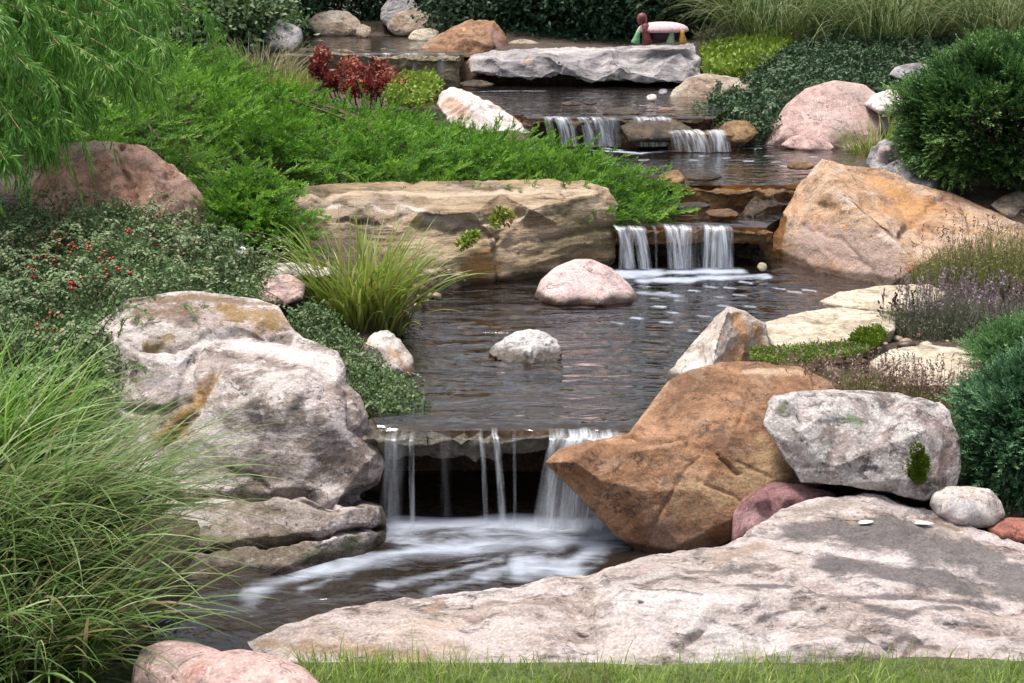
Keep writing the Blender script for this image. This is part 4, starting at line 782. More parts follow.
back = [('dark brown squarish rock on the far side of the top pool', (336, 25, 29, 15, 14.3), M_tan, 60), ('tall shaded mauve rock behind the top pool', (401, 14, 22, 22, 14.6), M_grey, 61), ('craggy tan rock leaning on the tall mauve rock', (409, 24, 22, 16, 14.2), M_tan, 62),
        ('pale yellow stone at the far lip of the top pool', (424, 36, 17, 9, 13.4), M_flag, 63), ('tiny tan stone at the waterline of the top pool', (364, 32, 8, 8, 13.9), M_tan, 64), ('rounded pale grey rock among the brown grasses', (283, 37, 22, 18, 11.6), M_grey, 65),
        ('low brown stone behind the long grey slab', (524, 46, 18, 7, 12.6), M_tan, 66), ('flat cream stone among the yellow-green leaves', (422, 94, 12, 5, 9.9), M_flag, 67), ('tiny cream stone under the red-leaved plant', (409, 104, 7, 4, 9.7), M_flag, 68),
        ('brown wet stone right beside the short double strand of water', (738, 133, 20, 14, 9.05), M_amber, 69), ('dark wet stone between the falls in the upper stream', (655, 131, 38, 15, 8.98), M_wet, 70), ('flat dark stone splitting the upper trickle', (622, 112, 20, 6, 9.3), M_wet, 71),
        ('pale pebble in the upper stream near the tan slab', (652, 98, 6, 4, 10.2), M_pale, 72), ('small grey pebble next to the pale upstream pebble', (663, 92, 5, 4, 10.5), M_grey, 73), ('small dark pebble in the brown shallow water', (590, 103, 7, 3, 9.8), M_wet, 74), ('dark wet stone breaking the lip of the amber pool', (702, 177, 20, 6, 7.62), M_wet, 103), ('amber stone at the juniper end of the amber ledge', (672, 178, 13, 9, 7.66), M_amber, 104), ('flat dark slab in the gap above the three white strands', (690, 206, 26, 5, 7.2), M_wet, 105),
        ('rusty flat stone over the outermost white strand', (722, 214, 18, 6, 7.12), M_amber, 106), ('half-sunk brown stone at the near edge of the amber pool', (800, 166, 16, 5, 8.0), M_amber, 107), ('dark angular stone at the juniper end of the small falls', (534, 122, 14, 9, 9.2), M_wet, 108),
        ('brown stone under the tan slab at the pool edge', (668, 112, 14, 5, 9.6), M_amber, 109), ('dark stone at the shaded end of the long grey slab', (476, 84, 18, 5, 11.1), M_wet, 110), ('flat dark pebble in the brown shallow water', (572, 104, 11, 3, 9.75), M_wet, 75)]
for lb, (cx, cy, rx, ry, Y), m, sd in back:
    rock('rock', lb, blob_outline(cx, cy, rx, ry, Y, 11, sd, dY=.1 * ry / 15), thick=.012 * ry, bulge=.004 * min(rx, ry), vox=max(.006, min(.016, rx * .0006)), smooth=1, mat=m, seed=sd, rough=.02, chip=.2)
# ledges of the stream
block('ledge_stone', 'rounded wet lip stone of the lowest waterfall', -.50, .60, 4.295, 4.95, .05, .137, M_lip, .008, 81, .02, .05, jag=.10, cracks=.03, cat='ledge stone')
block('ledge_stone', 'reddish wet flat stone over the three white strands', .50, 1.28, 6.87, 7.55, .245, .332, M_amber, .009, 82, .03, .04, jag=.08, cracks=.03, cat='ledge stone')
block('ledge_stone', 'amber-brown stepped ledge stone below the amber pool', 0.86, 1.72, 7.42, 8.25, .29, .447, M_amber, .011, 83, .03, .05, jag=.11, cracks=.04, cat='ledge stone')
block('ledge_stone', 'black wet ledge stone in the gap beside the juniper tips', .62, .95, 7.62, 8.1, .28, .43, M_wet, .012, 84, .03, .04, cat='ledge stone')
block('ledge_stone', 'brown streaked ledge under the small upper falls', .12, 1.3, 9.07, 9.7, .36, .630, M_wet, .012, 85, .03, .05, jag=.13, strata=.01, cracks=.04, cat='ledge stone')
block('ledge_stone', 'low outer step under the two short white strands', .98, 1.42, 8.95, 9.3, .4, .56, M_amber, .012, 86, .02, .03, cat='ledge stone')
block('ledge_stone', 'mossy brown weir stone holding back the top pool', -1.9, -.40, 11.42, 12.15, .52, .888, M_mossy, .014, 87, .03, .07, jag=.18, cracks=.03, cat='ledge stone')
rock('rock', 'black glistening wet rock between the three strands and the orange boulder', [(733, 262, 7.1), (735, 235, 7.14), (740, 212, 7.2), (752, 198, 7.3), (775, 188, 7.45), (800, 186, 7.55), (806, 205, 7.5), (785, 240, 7.3), (782, 270, 7.05), (755, 275, 6.98)], [(755, 215, 7.14), (770, 205, 7.25), (760, 245, 7.04)], thick=.3, vox=.009, smooth=1, mat=M_wet, seed=90, chip=.4, rough=.03, cracks=.03)

# ------------------------------------------------------------------ plants
L_jun = leaf_mat('juniper_leaf', [(0, (.018, .055, .006)), (.38, (.075, .19, .016)), (.74, (.155, .335, .03)), (1, (.28, .45, .08))], .3)
L_weep = leaf_mat('weeping_leaf', [(0, (.035, .10, .016)), (.4, (.09, .24, .035)), (.8, (.19, .38, .07)), (1, (.32, .47, .15))], .4)
L_cot = leaf_mat('cotoneaster_leaf', [(0, (.025, .05, .014)), (.4, (.085, .15, .05)), (.75, (.14, .21, .085)), (1, (.22, .28, .15))], .2, .5, .3)
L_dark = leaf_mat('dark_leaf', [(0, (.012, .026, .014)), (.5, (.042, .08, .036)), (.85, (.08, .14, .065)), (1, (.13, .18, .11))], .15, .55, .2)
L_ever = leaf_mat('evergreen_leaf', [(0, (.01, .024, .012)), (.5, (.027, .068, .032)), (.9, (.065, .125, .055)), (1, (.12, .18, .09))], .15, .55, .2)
L_arch = leaf_mat('arching_blade', [(0, (.05, .09, .025)), (.4, (.11, .17, .05)), (.75, (.22, .26, .10)), (1, (.36, .36, .19))], .3, .5)
L_globe = leaf_mat('globe_needle', [(0, (.01, .03, .012)), (.45, (.045, .115, .03)), (.75, (.11, .22, .055)), (1, (.2, .32, .09))], .24)
L_blue = leaf_mat('blue_needle', [(0, (.015, .045, .022)), (.45, (.055, .14, .062)), (.8, (.12, .24, .11)), (1, (.2, .33, .17))], .22)
L_feather = leaf_mat('feathery_leaf', [(0, (.04, .09, .03)), (.5, (.10, .23, .07)), (1, (.24, .40, .17))], .3)
L_grass = leaf_mat('grass_blade', [(0, (.26, .21, .12)), (.12, (.15, .17, .05)), (.35, (.07, .17, .02)), (.75, (.15, .30, .035)), (1, (.32, .44, .12))], .4, .4)
L_grassd = leaf_mat('grass_blade_grey', [(0, (.28, .20, .12)), (.2, (.17, .17, .06)), (.5, (.085, .165, .036)), (.8, (.145, .24, .06)), (1, (.30, .37, .16))], .35, .45)
L_iris = leaf_mat('iris_blade', [(0, (.34, .25, .09)), (.3, (.22, .25, .045)), (.7, (.15, .23, .025)), (1, (.36, .40, .12))], .35, .4)
L_lawn = leaf_mat('lawn_blade', [(0, (.34, .27, .13)), (.2, (.22, .24, .07)), (.4, (.13, .22, .03)), (.8, (.24, .34, .055)), (1, (.42, .48, .16))], .35, .45)
L_straw = leaf_mat('straw_blade', [(0, (.05, .07, .03)), (.4, (.11, .13, .06)), (.75, (.22, .2, .11)), (1, (.38, .34, .2))], .3, .5)
L_heath = leaf_mat('heath_leaf', [(0, (.07, .075, .025)), (.5, (.18, .19, .065)), (1, (.34, .32, .15))], .25, .6)
L_spike = leaf_mat('dry_spike', [(0, (.10, .055, .04)), (.5, (.25, .155, .12)), (1, (.42, .31, .27))], .2, .7)
L_lav = leaf_mat('lavender_leaf', [(0, (.05, .06, .03)), (.5, (.13, .15, .09)), (1, (.24, .25, .18))], .2, .6)
L_mauve = leaf_mat('mauve_flower', [(0, (.12, .075, .09)), (.5, (.23, .165, .19)), (1, (.38, .31, .33))], .25, .6)
L_yel = leaf_mat('yellow_green_leaf', [(0, (.08, .13, .02)), (.5, (.18, .27, .03)), (1, (.36, .42, .08))], .3, .5)
L_red = leaf_mat('red_leaf', [(0, (.08, .01, .008)), (.5, (.26, .04, .03)), (1, (.44, .17, .11))], .25, .5)
L_carpet = leaf_mat('carpet_leaf', [(0, (.07, .09, .02)), (.5, (.14, .20, .035)), (1, (.27, .34, .08))], .25, .6)
L_moss = leaf_mat('moss_leaf', [(0, (.04, .07, .008)), (.5, (.10, .16, .012)), (1, (.20, .28, .03))], .2, .8, .1)
M_bark = plain_mat('bark', (.09, .055, .035), .9, .4, 40, .6)
M_twig = plain_mat('pale_twig', (.28, .19, .10), .8, .3, 40, .3)
M_berry = plain_mat('red_berry', (.38, .025, .018), .35, .25, 60, .05, .5)

def soil_at(V):
    return ground_z(V[:, 0], V[:, 1])

def stems(parent, pts, r=.008, mat=None, name='stem', base=None):
    """woody stems from a plant's foot to points in its crown"""
    a = Acc(); base = np.array(parent.location) if base is None else np.array(base)
    for p in pts:
        m = (base + p) / 2 + np.array([0, 0, .3 * np.linalg.norm(p - base) * .3])
        s = np.linspace(0, 1, 7)[:, None]
        tube(a, base * (1 - s) ** 2 + 2 * m * s * (1 - s) + p * s ** 2, r, r * .4)
    return a.build(name, mat or M_bark, parent, True)

def foot(x, y):
    return (x, y, float(ground_z([x], [y])[0]))

# --- bright creeping juniper on the bank (two plants that meet)
def juniper(label, ctrl, n, lean, L=.13, thick=.2, backs=()):
    A = np.array([P(*c) for c in ctrl]); ctr = A.mean(0)
    root = empty('creeping_juniper', foot(ctr[0], ctr[1]), label, 'shrub', 'bright green creeping junipers')
    a = Acc()
    # plumes: leading shoots set with side sprays, dark gaps between them
    m = n // 7
    pb, nb = canopy(ctrl, m)
    h = fbm(pb * np.array([2.6, 2.6, 1]), 3, 40)
    pb = pb + np.array([0, 0, 1.0]) * (.07 * h)[:, None] - nb * rng.uniform(.03, .17, (m, 1))
    db = unit(nb * rng.uniform(.05, .38, (m, 1)) + np.array(lean) * rng.uniform(.5, 1.2, (m, 1)) + rng.normal(size=(m, 3)) * np.array([.45, .45, .16]))
    Lb = rng.uniform(.12, .26, m); tb = np.clip(.5 + .3 * h + rng.normal(size=m) * .17, 0, 1)
    K = 15; k = np.repeat(np.arange(m), K); t = np.tile((np.arange(K) + .5) / K, m)
    side = unit(np.cross(nb, db))[k] * np.where(np.arange(m * K) % 2, 1, -1)[:, None]
    p = pb[k] + db[k] * (Lb[k] * t)[:, None] - np.array([0, 0, 1.0]) * (.10 * Lb[k] * t * t)[:, None]
    d = unit(db[k] + side * (rng.uniform(.5, 1.1, m * K) * (1.05 - t))[:, None] + np.array([0, 0, .22]) + rng.normal(size=(m * K, 3)) * .16)
    nn = unit(nb[k] + rng.normal(size=(m * K, 3)) * .35)
    sprays(a, p, d, nn, L * .5 * (1.15 - .6 * t) * rng.uniform(.8, 1.2, m * K), 6, .019, .0044, .5, .08, .2, np.clip(tb[k] + .28 * (t - .45), 0, 1))
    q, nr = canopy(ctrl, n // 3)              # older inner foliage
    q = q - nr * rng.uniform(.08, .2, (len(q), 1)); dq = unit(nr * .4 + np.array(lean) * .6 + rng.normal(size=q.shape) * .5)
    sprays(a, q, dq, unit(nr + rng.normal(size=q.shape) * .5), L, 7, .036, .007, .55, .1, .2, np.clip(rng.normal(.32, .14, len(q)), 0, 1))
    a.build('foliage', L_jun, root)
    stems(root, pb[rng.choice(m, 26)], .012)
    return root
juniper('bright green creeping juniper spreading over the long layered ledge', [(292, 176, 7.2), (330, 172, 7.28), (400, 169, 7.32), (500, 166, 7.4), (575, 167, 7.44), (612, 190, 7.22), (630, 215, 7.0), (650, 218, 7.05), (682, 207, 7.26), (650, 182, 7.55), (605, 164, 8.2), (535, 145, 8.8), (440, 124, 9.2), (390, 116, 9.4), (330, 104, 9.5), (300, 108, 9.9), (240, 78, 9.9),
    (330, 150, 7.45), (400, 148, 7.55), (480, 148, 7.6), (560, 154, 7.6), (600, 170, 7.5), (320, 122, 8.3), (400, 132, 8.3), (480, 144, 8.3), (560, 158, 8.1), (250, 106, 8.2), (270, 140, 7.3), (225, 120, 7.5), (210, 75, 8.8)], 13500, (.45, -.55, .25))
juniper('bright green juniper sprawling between the red-brown boulder and tall grass', [(205, 250, 6.15), (212, 205, 6.3), (222, 170, 6.55), (270, 160, 6.8), (282, 188, 6.6), (290, 210, 6.45), (296, 242, 6.25), (286, 262, 6.1), (255, 268, 6.05), (260, 215, 6.3), (225, 235, 6.15)], 3000, (.2, -.7, .1), .12)
juniper('bright green juniper mounded behind the cracked red-brown boulder', [(60, 140, 7.0), (120, 128, 7.2), (165, 150, 7.0), (212, 175, 6.9), (235, 130, 7.6), (225, 85, 8.6), (180, 55, 9.4), (110, 40, 9.8), (40, 40, 9.8), (-40, 60, 9.0), (-60, 120, 7.6), (100, 85, 8.2), (160, 100, 8.0), (20, 100, 8.0), (250, 66, 10.2), (215, 45, 10.5)], 7500, (.5, -.5, .3))

# --- weeping conifer reaching in over the bank
wt = empty('weeping_conifer', foot(-2.75, 6.9), 'weeping conifer with drooping feathery branches above the red-brown boulder', 'tree')
a = Acc(); tr = np.array([(-2.75, 6.9, .4), (-2.72, 6.85, .9), (-2.8, 6.8, 1.5), (-2.7, 6.75, 2.1), (-2.75, 6.7, 2.7)]); tube(a, tr, .06, .025, 10); a.build('trunk', M_bark, wt, True)
fol = Acc()
brs = [(1.42, 170, 52, 6.3), (1.35, 150, 78, 6.2), (1.25, 115, 72, 6.0), (1.3, 95, 30, 6.3), (1.2, 140, 85, 6.3), (1.05, 60, 120, 5.8), (1.1, 30, 70, 5.7), (1.5, 120, 10, 6.4), (1.6, 165, 15, 6.8), (1.7, 60, 0, 6.2), (1.0, 20, 130, 5.6), (1.45, 0, 20, 5.7),
       (.95, 45, 150, 5.7), (1.1, 85, 105, 6.0), (1.55, 210, 20, 7.2), (.85, 5, 160, 5.5), (1.3, 60, 45, 6.0), (1.75, 130, -10, 6.8), (1.2, -20, 60, 5.6), (1.0, -40, 110, 5.5), (1.6, 30, 15, 6.0), (1.15, 60, 88, 5.9), (.9, -20, 150, 5.5), (1.8, 190, -5, 7.4), (1.35, 130, 40, 6.6)]
for i, (z0, ex, ey, eY) in enumerate(brs):
    s0 = np.array([-2.74, 6.83, z0]); e = P(ex, ey, eY); m = (s0 + e) / 2 + np.array([0, 0, .22 + .1 * rng.random()])
    s = np.linspace(0, 1, 14)[:, None]; pts = s0 * (1 - s) ** 2 + 2 * m * s * (1 - s) + e * s ** 2
    b = Acc(); tube(b, pts, .010, .0018, 6); b.build('branch', M_twig, wt, True)
    for j in range(72):
        u = rng.uniform(.18, 1.0); bp = s0 * (1 - u) ** 2 + 2 * m * u * (1 - u) + e * u ** 2
        K = 11; n = 1
        out = unit(np.array([rng.normal() * .6 + .25, rng.normal() * .6 - .3, rng.uniform(-.1, .35)]))
        Lh = rng.uniform(.10, .32); q = np.linspace(.06, 1, 13)
        tw = bp + out * (Lh * .75 * q[:, None] * (1 - .35 * q[:, None])) + np.array([0, 0, -1.0]) * (Lh * .75 * q[:, None] ** 2)
        tan = unit(np.gradient(tw, axis=0))
        for sg in (-1, 1, .3):
            sd = perp(tan); dr = unit(tan * .75 + sd * .55 * sg + np.array([0, 0, -.55]) + rng.normal(size=tan.shape) * .18)
            kites(fol, tw, dr, perp(dr), rng.uniform(.035, .065, len(tw)), .0056, np.clip(.55 + .2 * rng.normal() + rng.normal(size=len(tw)) * .12, 0, 1))
fol.build('foliage', L_weep, wt)

# --- cotoneaster with berries and its trailing neighbours
def small_leaf_shrub(name, label, ctrl, n, mat, leaf=(.014, .009), thick=.16, arch=.1, arches=120, cat='shrub', group=None, lump=.05, bias=(0, 0, .2), tmean=.5, archlen=.28):
    A = np.array([P(*c) for c in ctrl]); ctr = A.mean(0)
    root = empty(name, foot(ctr[0], ctr[1]), label, cat, group)
    p, nr = canopy(ctrl, n)
    h = fbm(p * 4.5, 3, 50); h2 = fbm(p * 13, 2, 52)
    dep = rng.random(n) ** 1.4 * thick
    p = p + nr * (lump * (h + .6 * h2))[:, None] - nr * dep[:, None]
    a = Acc()
    d = unit(rng.normal(size=(n, 3)) * .8 + nr * .4 + np.array(bias))
    nn = unit(nr * .8 + rng.normal(size=(n, 3)) * .7)
    t = np.clip(tmean + .22 * h + .2 * h2 + rng.normal(size=n) * .11, 0, 1)
    kites(a, p, d, unit(np.cross(d, nn)), leaf[0] * rng.uniform(.6, 1.3, n), leaf[1], t, .08, .5)
    st = Acc()
    q0, n0 = canopy(ctrl, arches)
    for b, nn0 in zip(q0, n0):                       # arching sprays standing out of the mass, leaves in two rows
        L = archlen * rng.uniform(.5, 1.3); out = unit(nn0 * .8 + rng.normal(size=3) * .6 + np.array(bias))
        s = np.linspace(0, 1, 16)[:, None]
        path = b - nn0 * .05 + out * L * s + np.array([0, 0, -1]) * (arch * 2.2 * L / .28 * s ** 2)
        tube(st, path, .0022, .001, 4)
        tan = unit(np.gradient(path, axis=0)); t0 = rng.uniform(.35, .95)
        for sg in (-1, 1):
            sd = perp(tan, np.broadcast_to(nn0, tan.shape)); dr = unit(sd * sg + tan * .5 + rng.normal(size=tan.shape) * .25)
            kites(a, path, dr, unit(np.cross(dr, nn0 + rng.normal(size=tan.shape) * .35)), leaf[0] * rng.uniform(.7, 1.2, 16), leaf[1], np.clip(t0 + rng.normal(size=16) * .12, 0, 1), .08, .5)
    a.build('foliage', mat, root); st.build('stem', M_bark, root, True)
    return root, p, nr

COT = [(-60, 185, 6.3), (20, 198, 6.25), (-60, 235, 5.7), (0, 228, 5.85), (60, 216, 6.0), (130, 208, 6.08), (200, 222, 5.98), (250, 242, 5.9), (285, 262, 5.75), (262, 290, 5.2), (205, 288, 5.05), (125, 300, 4.8), (100, 330, 4.62), (105, 385, 4.45), (70, 415, 4.35), (-10, 430, 4.25), (-80, 420, 4.3), (-80, 320, 5.0),
       (60, 290, 5.0), (130, 248, 5.45), (200, 250, 5.5), (40, 252, 5.4), (30, 335, 4.65), (-20, 290, 5.0)]
cr, cp, cn = small_leaf_shrub('cotoneaster', 'grey-green shrub dotted with red berries behind the big layered boulder', COT, 42000, L_cot, (.017, .0115), .17, .08, 520, lump=.13, archlen=.34)
def berries(root, spots, count=6, r=.0058, spread=.02):
    for (px, py) in spots:
        ax, ay = proj(cp); k = np.argsort(np.hypot(ax - px, ay - py))[:60]
        c = cp[k[np.argmin(cp[k, 1])]] + np.array([0, -.02, .012])
        for i in range(count):
            o = c + rng.normal(size=3) * np.array([spread, spread * .5, spread * .6])
            bm = bmesh.new(); bmesh.ops.create_icosphere(bm, subdivisions=2, radius=r * rng.uniform(.8, 1.2), matrix=Matrix.Translation(Vector(o)))
            me = bpy.data.meshes.new('berry'); bm.to_mesh(me); bm.free()
            me.polygons.foreach_set('use_smooth', np.ones(len(me.polygons), bool))
            link_mesh('berry', me, M_berry, root)
berries(cr, [(58, 237), (68, 234), (53, 243), (78, 250), (84, 245), (50, 262), (103, 260), (72, 286), (76, 282), (40, 322), (52, 318), (60, 333), (37, 272), (163, 241), (115, 270), (132, 230), (22, 300), (95, 235), (180, 262)][:16])
small_leaf_shrub('cotoneaster', 'low trailing grey-green shrub hanging beside the lowest fall', [(285, 312, 5.1), (310, 298, 5.35), (335, 310, 5.3), (362, 335, 5.1), (372, 368, 4.8), (395, 385, 4.68), (425, 395, 4.7), (432, 408, 4.62), (405, 415, 4.52), (382, 418, 4.48), (368, 398, 4.6), (345, 368, 4.75), (318, 342, 4.9), (345, 345, 4.95), (392, 402, 4.56)], 6500, L_cot, (.0135, .009), .1, .1, 90, lump=.035, archlen=.16)
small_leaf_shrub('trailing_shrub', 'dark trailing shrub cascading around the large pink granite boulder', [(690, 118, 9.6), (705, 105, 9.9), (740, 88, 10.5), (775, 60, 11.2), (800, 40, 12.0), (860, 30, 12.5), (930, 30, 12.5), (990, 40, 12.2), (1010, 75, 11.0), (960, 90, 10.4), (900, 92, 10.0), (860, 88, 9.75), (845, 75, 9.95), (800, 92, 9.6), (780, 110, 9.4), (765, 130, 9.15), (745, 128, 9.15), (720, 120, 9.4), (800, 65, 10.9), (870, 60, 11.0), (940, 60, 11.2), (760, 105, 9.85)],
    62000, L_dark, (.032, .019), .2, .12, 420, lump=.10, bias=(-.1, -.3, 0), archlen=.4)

# --- tall grasses
def grass_clump(name, label, c, rad, n, L, lean0, lean1, w, mat, az=None, azs=9, nseg=8, tint=(.5, .22), group=None, cat='ornamental grass', zoff=0, tipfade=.15, pw=1.2):
    root = empty(name, foot(c[0], c[1]), label, cat, group)
    r = rad * np.sqrt(rng.random(n)); th = rng.uniform(0, 2 * math.pi, n)
    x, y = c[0] + r * np.cos(th), c[1] + r * np.sin(th) * .8
    z = ground_z(x, y) + zoff
    azv = th + rng.normal(size=n) * .6 if az is None else az + rng.normal(size=n) * azs
    a = Acc()
    blades(a, np.column_stack([x, y, z]), azv, rng.uniform(L[0], L[1], n), rng.uniform(*lean0, n), rng.uniform(*lean1, n), rng.uniform(w * .6, w * 1.3, n), nseg, pw, np.clip(rng.normal(tint[0], tint[1], n), 0, 1), .6, tipfade)
    a.build('blades', mat, root)
    return root
g1 = grass_clump('ornamental_grass', 'tall bright green fountain grass before the berry shrub', (-1.58, 3.95), .22, 620, (.32, .70), (.05, .6), (.8, 2.1), .0095, L_grass, -.1, .9, 10, (.6, .22), pw=1.4)
g2 = grass_clump('ornamental_grass', 'drooping grey-green fountain grass spilling towards the front slab', (-1.36, 3.42), .28, 1250, (.38, .80), (.1, .8), (1.2, 2.3), .0092, L_grassd, -.25, .75, 10, (.55, .3), pw=1.1)
grass_clump('ornamental_grass', 'mixed green and straw fountain grass lowest on the near bank, by the smaller pink rock', (-1.22, 2.98), .27, 900, (.25, .6), (.1, .8), (1.0, 2.2), .0092, L_grassd, -.2, .9, 10, (.5, .32), pw=1.1)
g3 = grass_clump('ornamental_grass', 'yellow-green strap-leaved grass clump at the edge of the middle pool', (-.62, 5.66), .17, 420, (.26, .56), (.02, .6), (.5, 2.0), .011, L_iris, None, nseg=8, tint=(.55, .24), zoff=-.02)
a = Acc(); n = 160; th = rng.uniform(0, 6.28, n); r = .17 * np.sqrt(rng.random(n))
xy = np.column_stack([-.60 + r * np.cos(th), 5.62 + r * np.sin(th) * .7]); blades(a, np.column_stack([xy, ground_z(xy[:, 0], xy[:, 1])]), th, rng.uniform(.08, .2, n), rng.uniform(.1, .6, n), rng.uniform(.8, 2.4, n), np.full(n, .006), 5, 1.2, np.clip(rng.normal(.1, .1, n), 0, 1))
a.build('dry_leaves', L_straw, g3)
for i, (x, y, lb) in enumerate([(2.3, 12.7, 'arching straw-green grass over the yellow-green ground plants'), (3.2, 12.4, 'pale arching grass behind the dark trailing shrub'), (4.1, 12.2, 'tall pale drooping grass above the globe shrub'), (5.0, 12.2, 'arching grass beyond the globe shrub at the edge of the view')]):
    grass_clump('ornamental_grass', lb, (x, y), .4, 620, (.7, 1.4), (.05, .7), (1.7, 2.9), .009, L_arch, None, nseg=9, tint=(.42, .3), group='pale arching grasses on the upper bank', pw=1.3)
grass_clump('ornamental_grass', 'wispy straw-brown grass around the rounded pale grey rock', (-1.92, 11.0), .28, 520, (.25, .5), (.05, .5), (.6, 1.9), .007, L_straw, None, tint=(.7, .22))
grass_clump('ornamental_grass', 'short golden-green grass in front of the rounded pale grey rock', (-1.75, 10.5), .3, 420, (.18, .34), (.05, .5), (.5, 1.6), .007, L_iris, None, tint=(.35, .25))
grass_clump('grass_tuft', 'small yellow-green grass tuft at the foot of the pale pink stone', (2.28, 8.95), .14, 240, (.15, .4), (.1, .7), (.8, 1.9), .006, L_iris, None, tint=(.6, .25), cat='grass tuft')
grass_clump('grass_tuft', 'thin pale grass tuft beside the top weir', (-1.02, 10.7), .06, 36, (.2, .42), (.05, .4), (.5, 1.5), .007, L_straw, None, tint=(.7, .2), cat='grass tuft')
grass_clump('grass_tuft', 'few pale blades beside the pool edge below the weir', (-.72, 10.4), .05, 26, (.15, .34), (.05, .5), (.5, 1.6), .006, L_straw, None, tint=(.75, .2), cat='grass tuft')

# --- lawn in front
a = Acc(); n = 19000
x = rng.uniform(-.5, 1.6, n); y = 3.05 - rng.random(n) ** .75 * .45 + .05 * fbm(np.column_stack([x * 5, x * 0, x * 0]), 4, 3)
z = ground_z(x, y)
ht = rng.uniform(.016, .056, n) * (1 + .8 * fbm(np.column_stack([x * 6, y * 6, x * 0]), 3, 8)) * np.where(rng.random(n) < .05, 1.8, 1)
blades(a, np.column_stack([x, y, z - .004]), rng.uniform(0, 6.28, n), ht, rng.uniform(0, .7, n), rng.uniform(.2, 1.7, n), rng.uniform(.0016, .0036, n), 4, 1.2, np.clip(.55 + .5 * fbm(np.column_stack([x * 7, y * 9, x * 0]), 3, 18) + rng.normal(0, .25, n), 0, 1), .8, .1)
tag(a.build('grass', L_lawn), 'short bright lawn grass along the front of the pale slab', 'grass', kind='stuff')

# --- globe shrub, blue-green shrub and background evergreens
def needle_bush(name, label, c, rad, n, mat, L=.09, layers=True, group=None, K=7, nl=.02, nw=.0045, seed=1, lumpy=.12, up=.35, thick=.25, cat='shrub', flat=.25):
    root = empty(name, foot(c[0], c[1]), label, cat, group)
    d = unit(rng.normal(size=(n, 3))); d[:, 2] = np.where(d[:, 2] < -.8, -d[:, 2], d[:, 2])
    if layers:                                        # whorled tiers
        ti = np.round(d[:, 2] * 7) / 7; d[:, 2] = d[:, 2] * .35 + ti * .65; d = unit(d)
    h = fbm(d * 3.2 + seed, 3, seed); h2 = fbm(d * 8 + seed, 2, seed + 3)
    rr = 1 + lumpy * h + lumpy * .6 * h2 - rng.random(n) ** 1.6 * thick
    p = np.array(c) + d * np.array(rad) * rr[:, None]
    nr = unit(d / np.array(rad))
    dr = unit(nr * .9 + np.array([0, 0, up]) + rng.normal(size=(n, 3)) * .35)
    nn = unit(np.array([0, 0, 1.0]) + rng.normal(size=(n, 3)) * flat)
    a = Acc()
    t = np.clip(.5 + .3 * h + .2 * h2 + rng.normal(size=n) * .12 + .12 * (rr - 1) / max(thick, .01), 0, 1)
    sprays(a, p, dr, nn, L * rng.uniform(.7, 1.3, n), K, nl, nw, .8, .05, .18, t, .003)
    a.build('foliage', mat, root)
    k = rng.choice(n, 18); stems(root, np.array(c) + (p[k] - np.array(c)) * .85, .014)
    return root
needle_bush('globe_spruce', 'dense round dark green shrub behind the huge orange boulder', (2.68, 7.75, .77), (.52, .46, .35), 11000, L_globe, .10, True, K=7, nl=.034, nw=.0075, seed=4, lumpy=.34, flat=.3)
needle_bush('blue_juniper', 'blue-green feathery shrub next to the speckled granite block', (1.63, 4.16, .18), (.22, .2, .21), 8500, L_blue, .06, False, K=7, nl=.02, nw=.0042, seed=6, lumpy=.45, up=.2, flat=.8)
needle_bush('blue_juniper', 'light green feathery sprigs above the blue-green shrub', (1.86, 4.85, .25), (.2, .17, .09), 2600, L_feather, .06, False, K=7, nl=.017, nw=.0034, seed=7, lumpy=.25, up=.4, flat=.8)

def leaf_bush(name, label, c, rad, clumps, per, mat, leaf=(.04, .022), spread=.16, seed=1, group=None, cat='shrub', stemh=None):
    root = empty(name, foot(c[0], c[1]), label, cat, group)
    d = unit(rng.normal(size=(clumps, 3))); d[:, 2] = np.abs(d[:, 2]) * np.where(rng.random(clumps) < .6, 1, -.9)
    rr = rng.uniform(.62, 1.08, clumps)
    cc = np.array(c) + d * np.array(rad) * rr[:, None]
    k = np.repeat(np.arange(clumps), per); n = len(k)
    p = cc[k] + rng.normal(size=(n, 3)) * spread * np.array([1, 1, .6])
    p[:, 2] = np.maximum(p[:, 2], soil_at(p) + .01)
    a = Acc(); dr = unit(rng.normal(size=(n, 3)) * .8 + d[k] * .6 + np.array([0, 0, -.15])); nn = unit(d[k] + np.array([0, 0, .6]) + rng.normal(size=(n, 3)) * .6)
    t = np.clip(rng.normal(.5, .17, clumps)[k] + rng.normal(size=n) * .14, 0, 1)
    kites(a, p, dr, unit(np.cross(dr, nn)), leaf[0] * rng.uniform(.6, 1.3, n), leaf[1], t, .08, .5)
    a.build('foliage', mat, root); stems(root, cc[rng.choice(clumps, min(22, clumps))], .016)
    return root
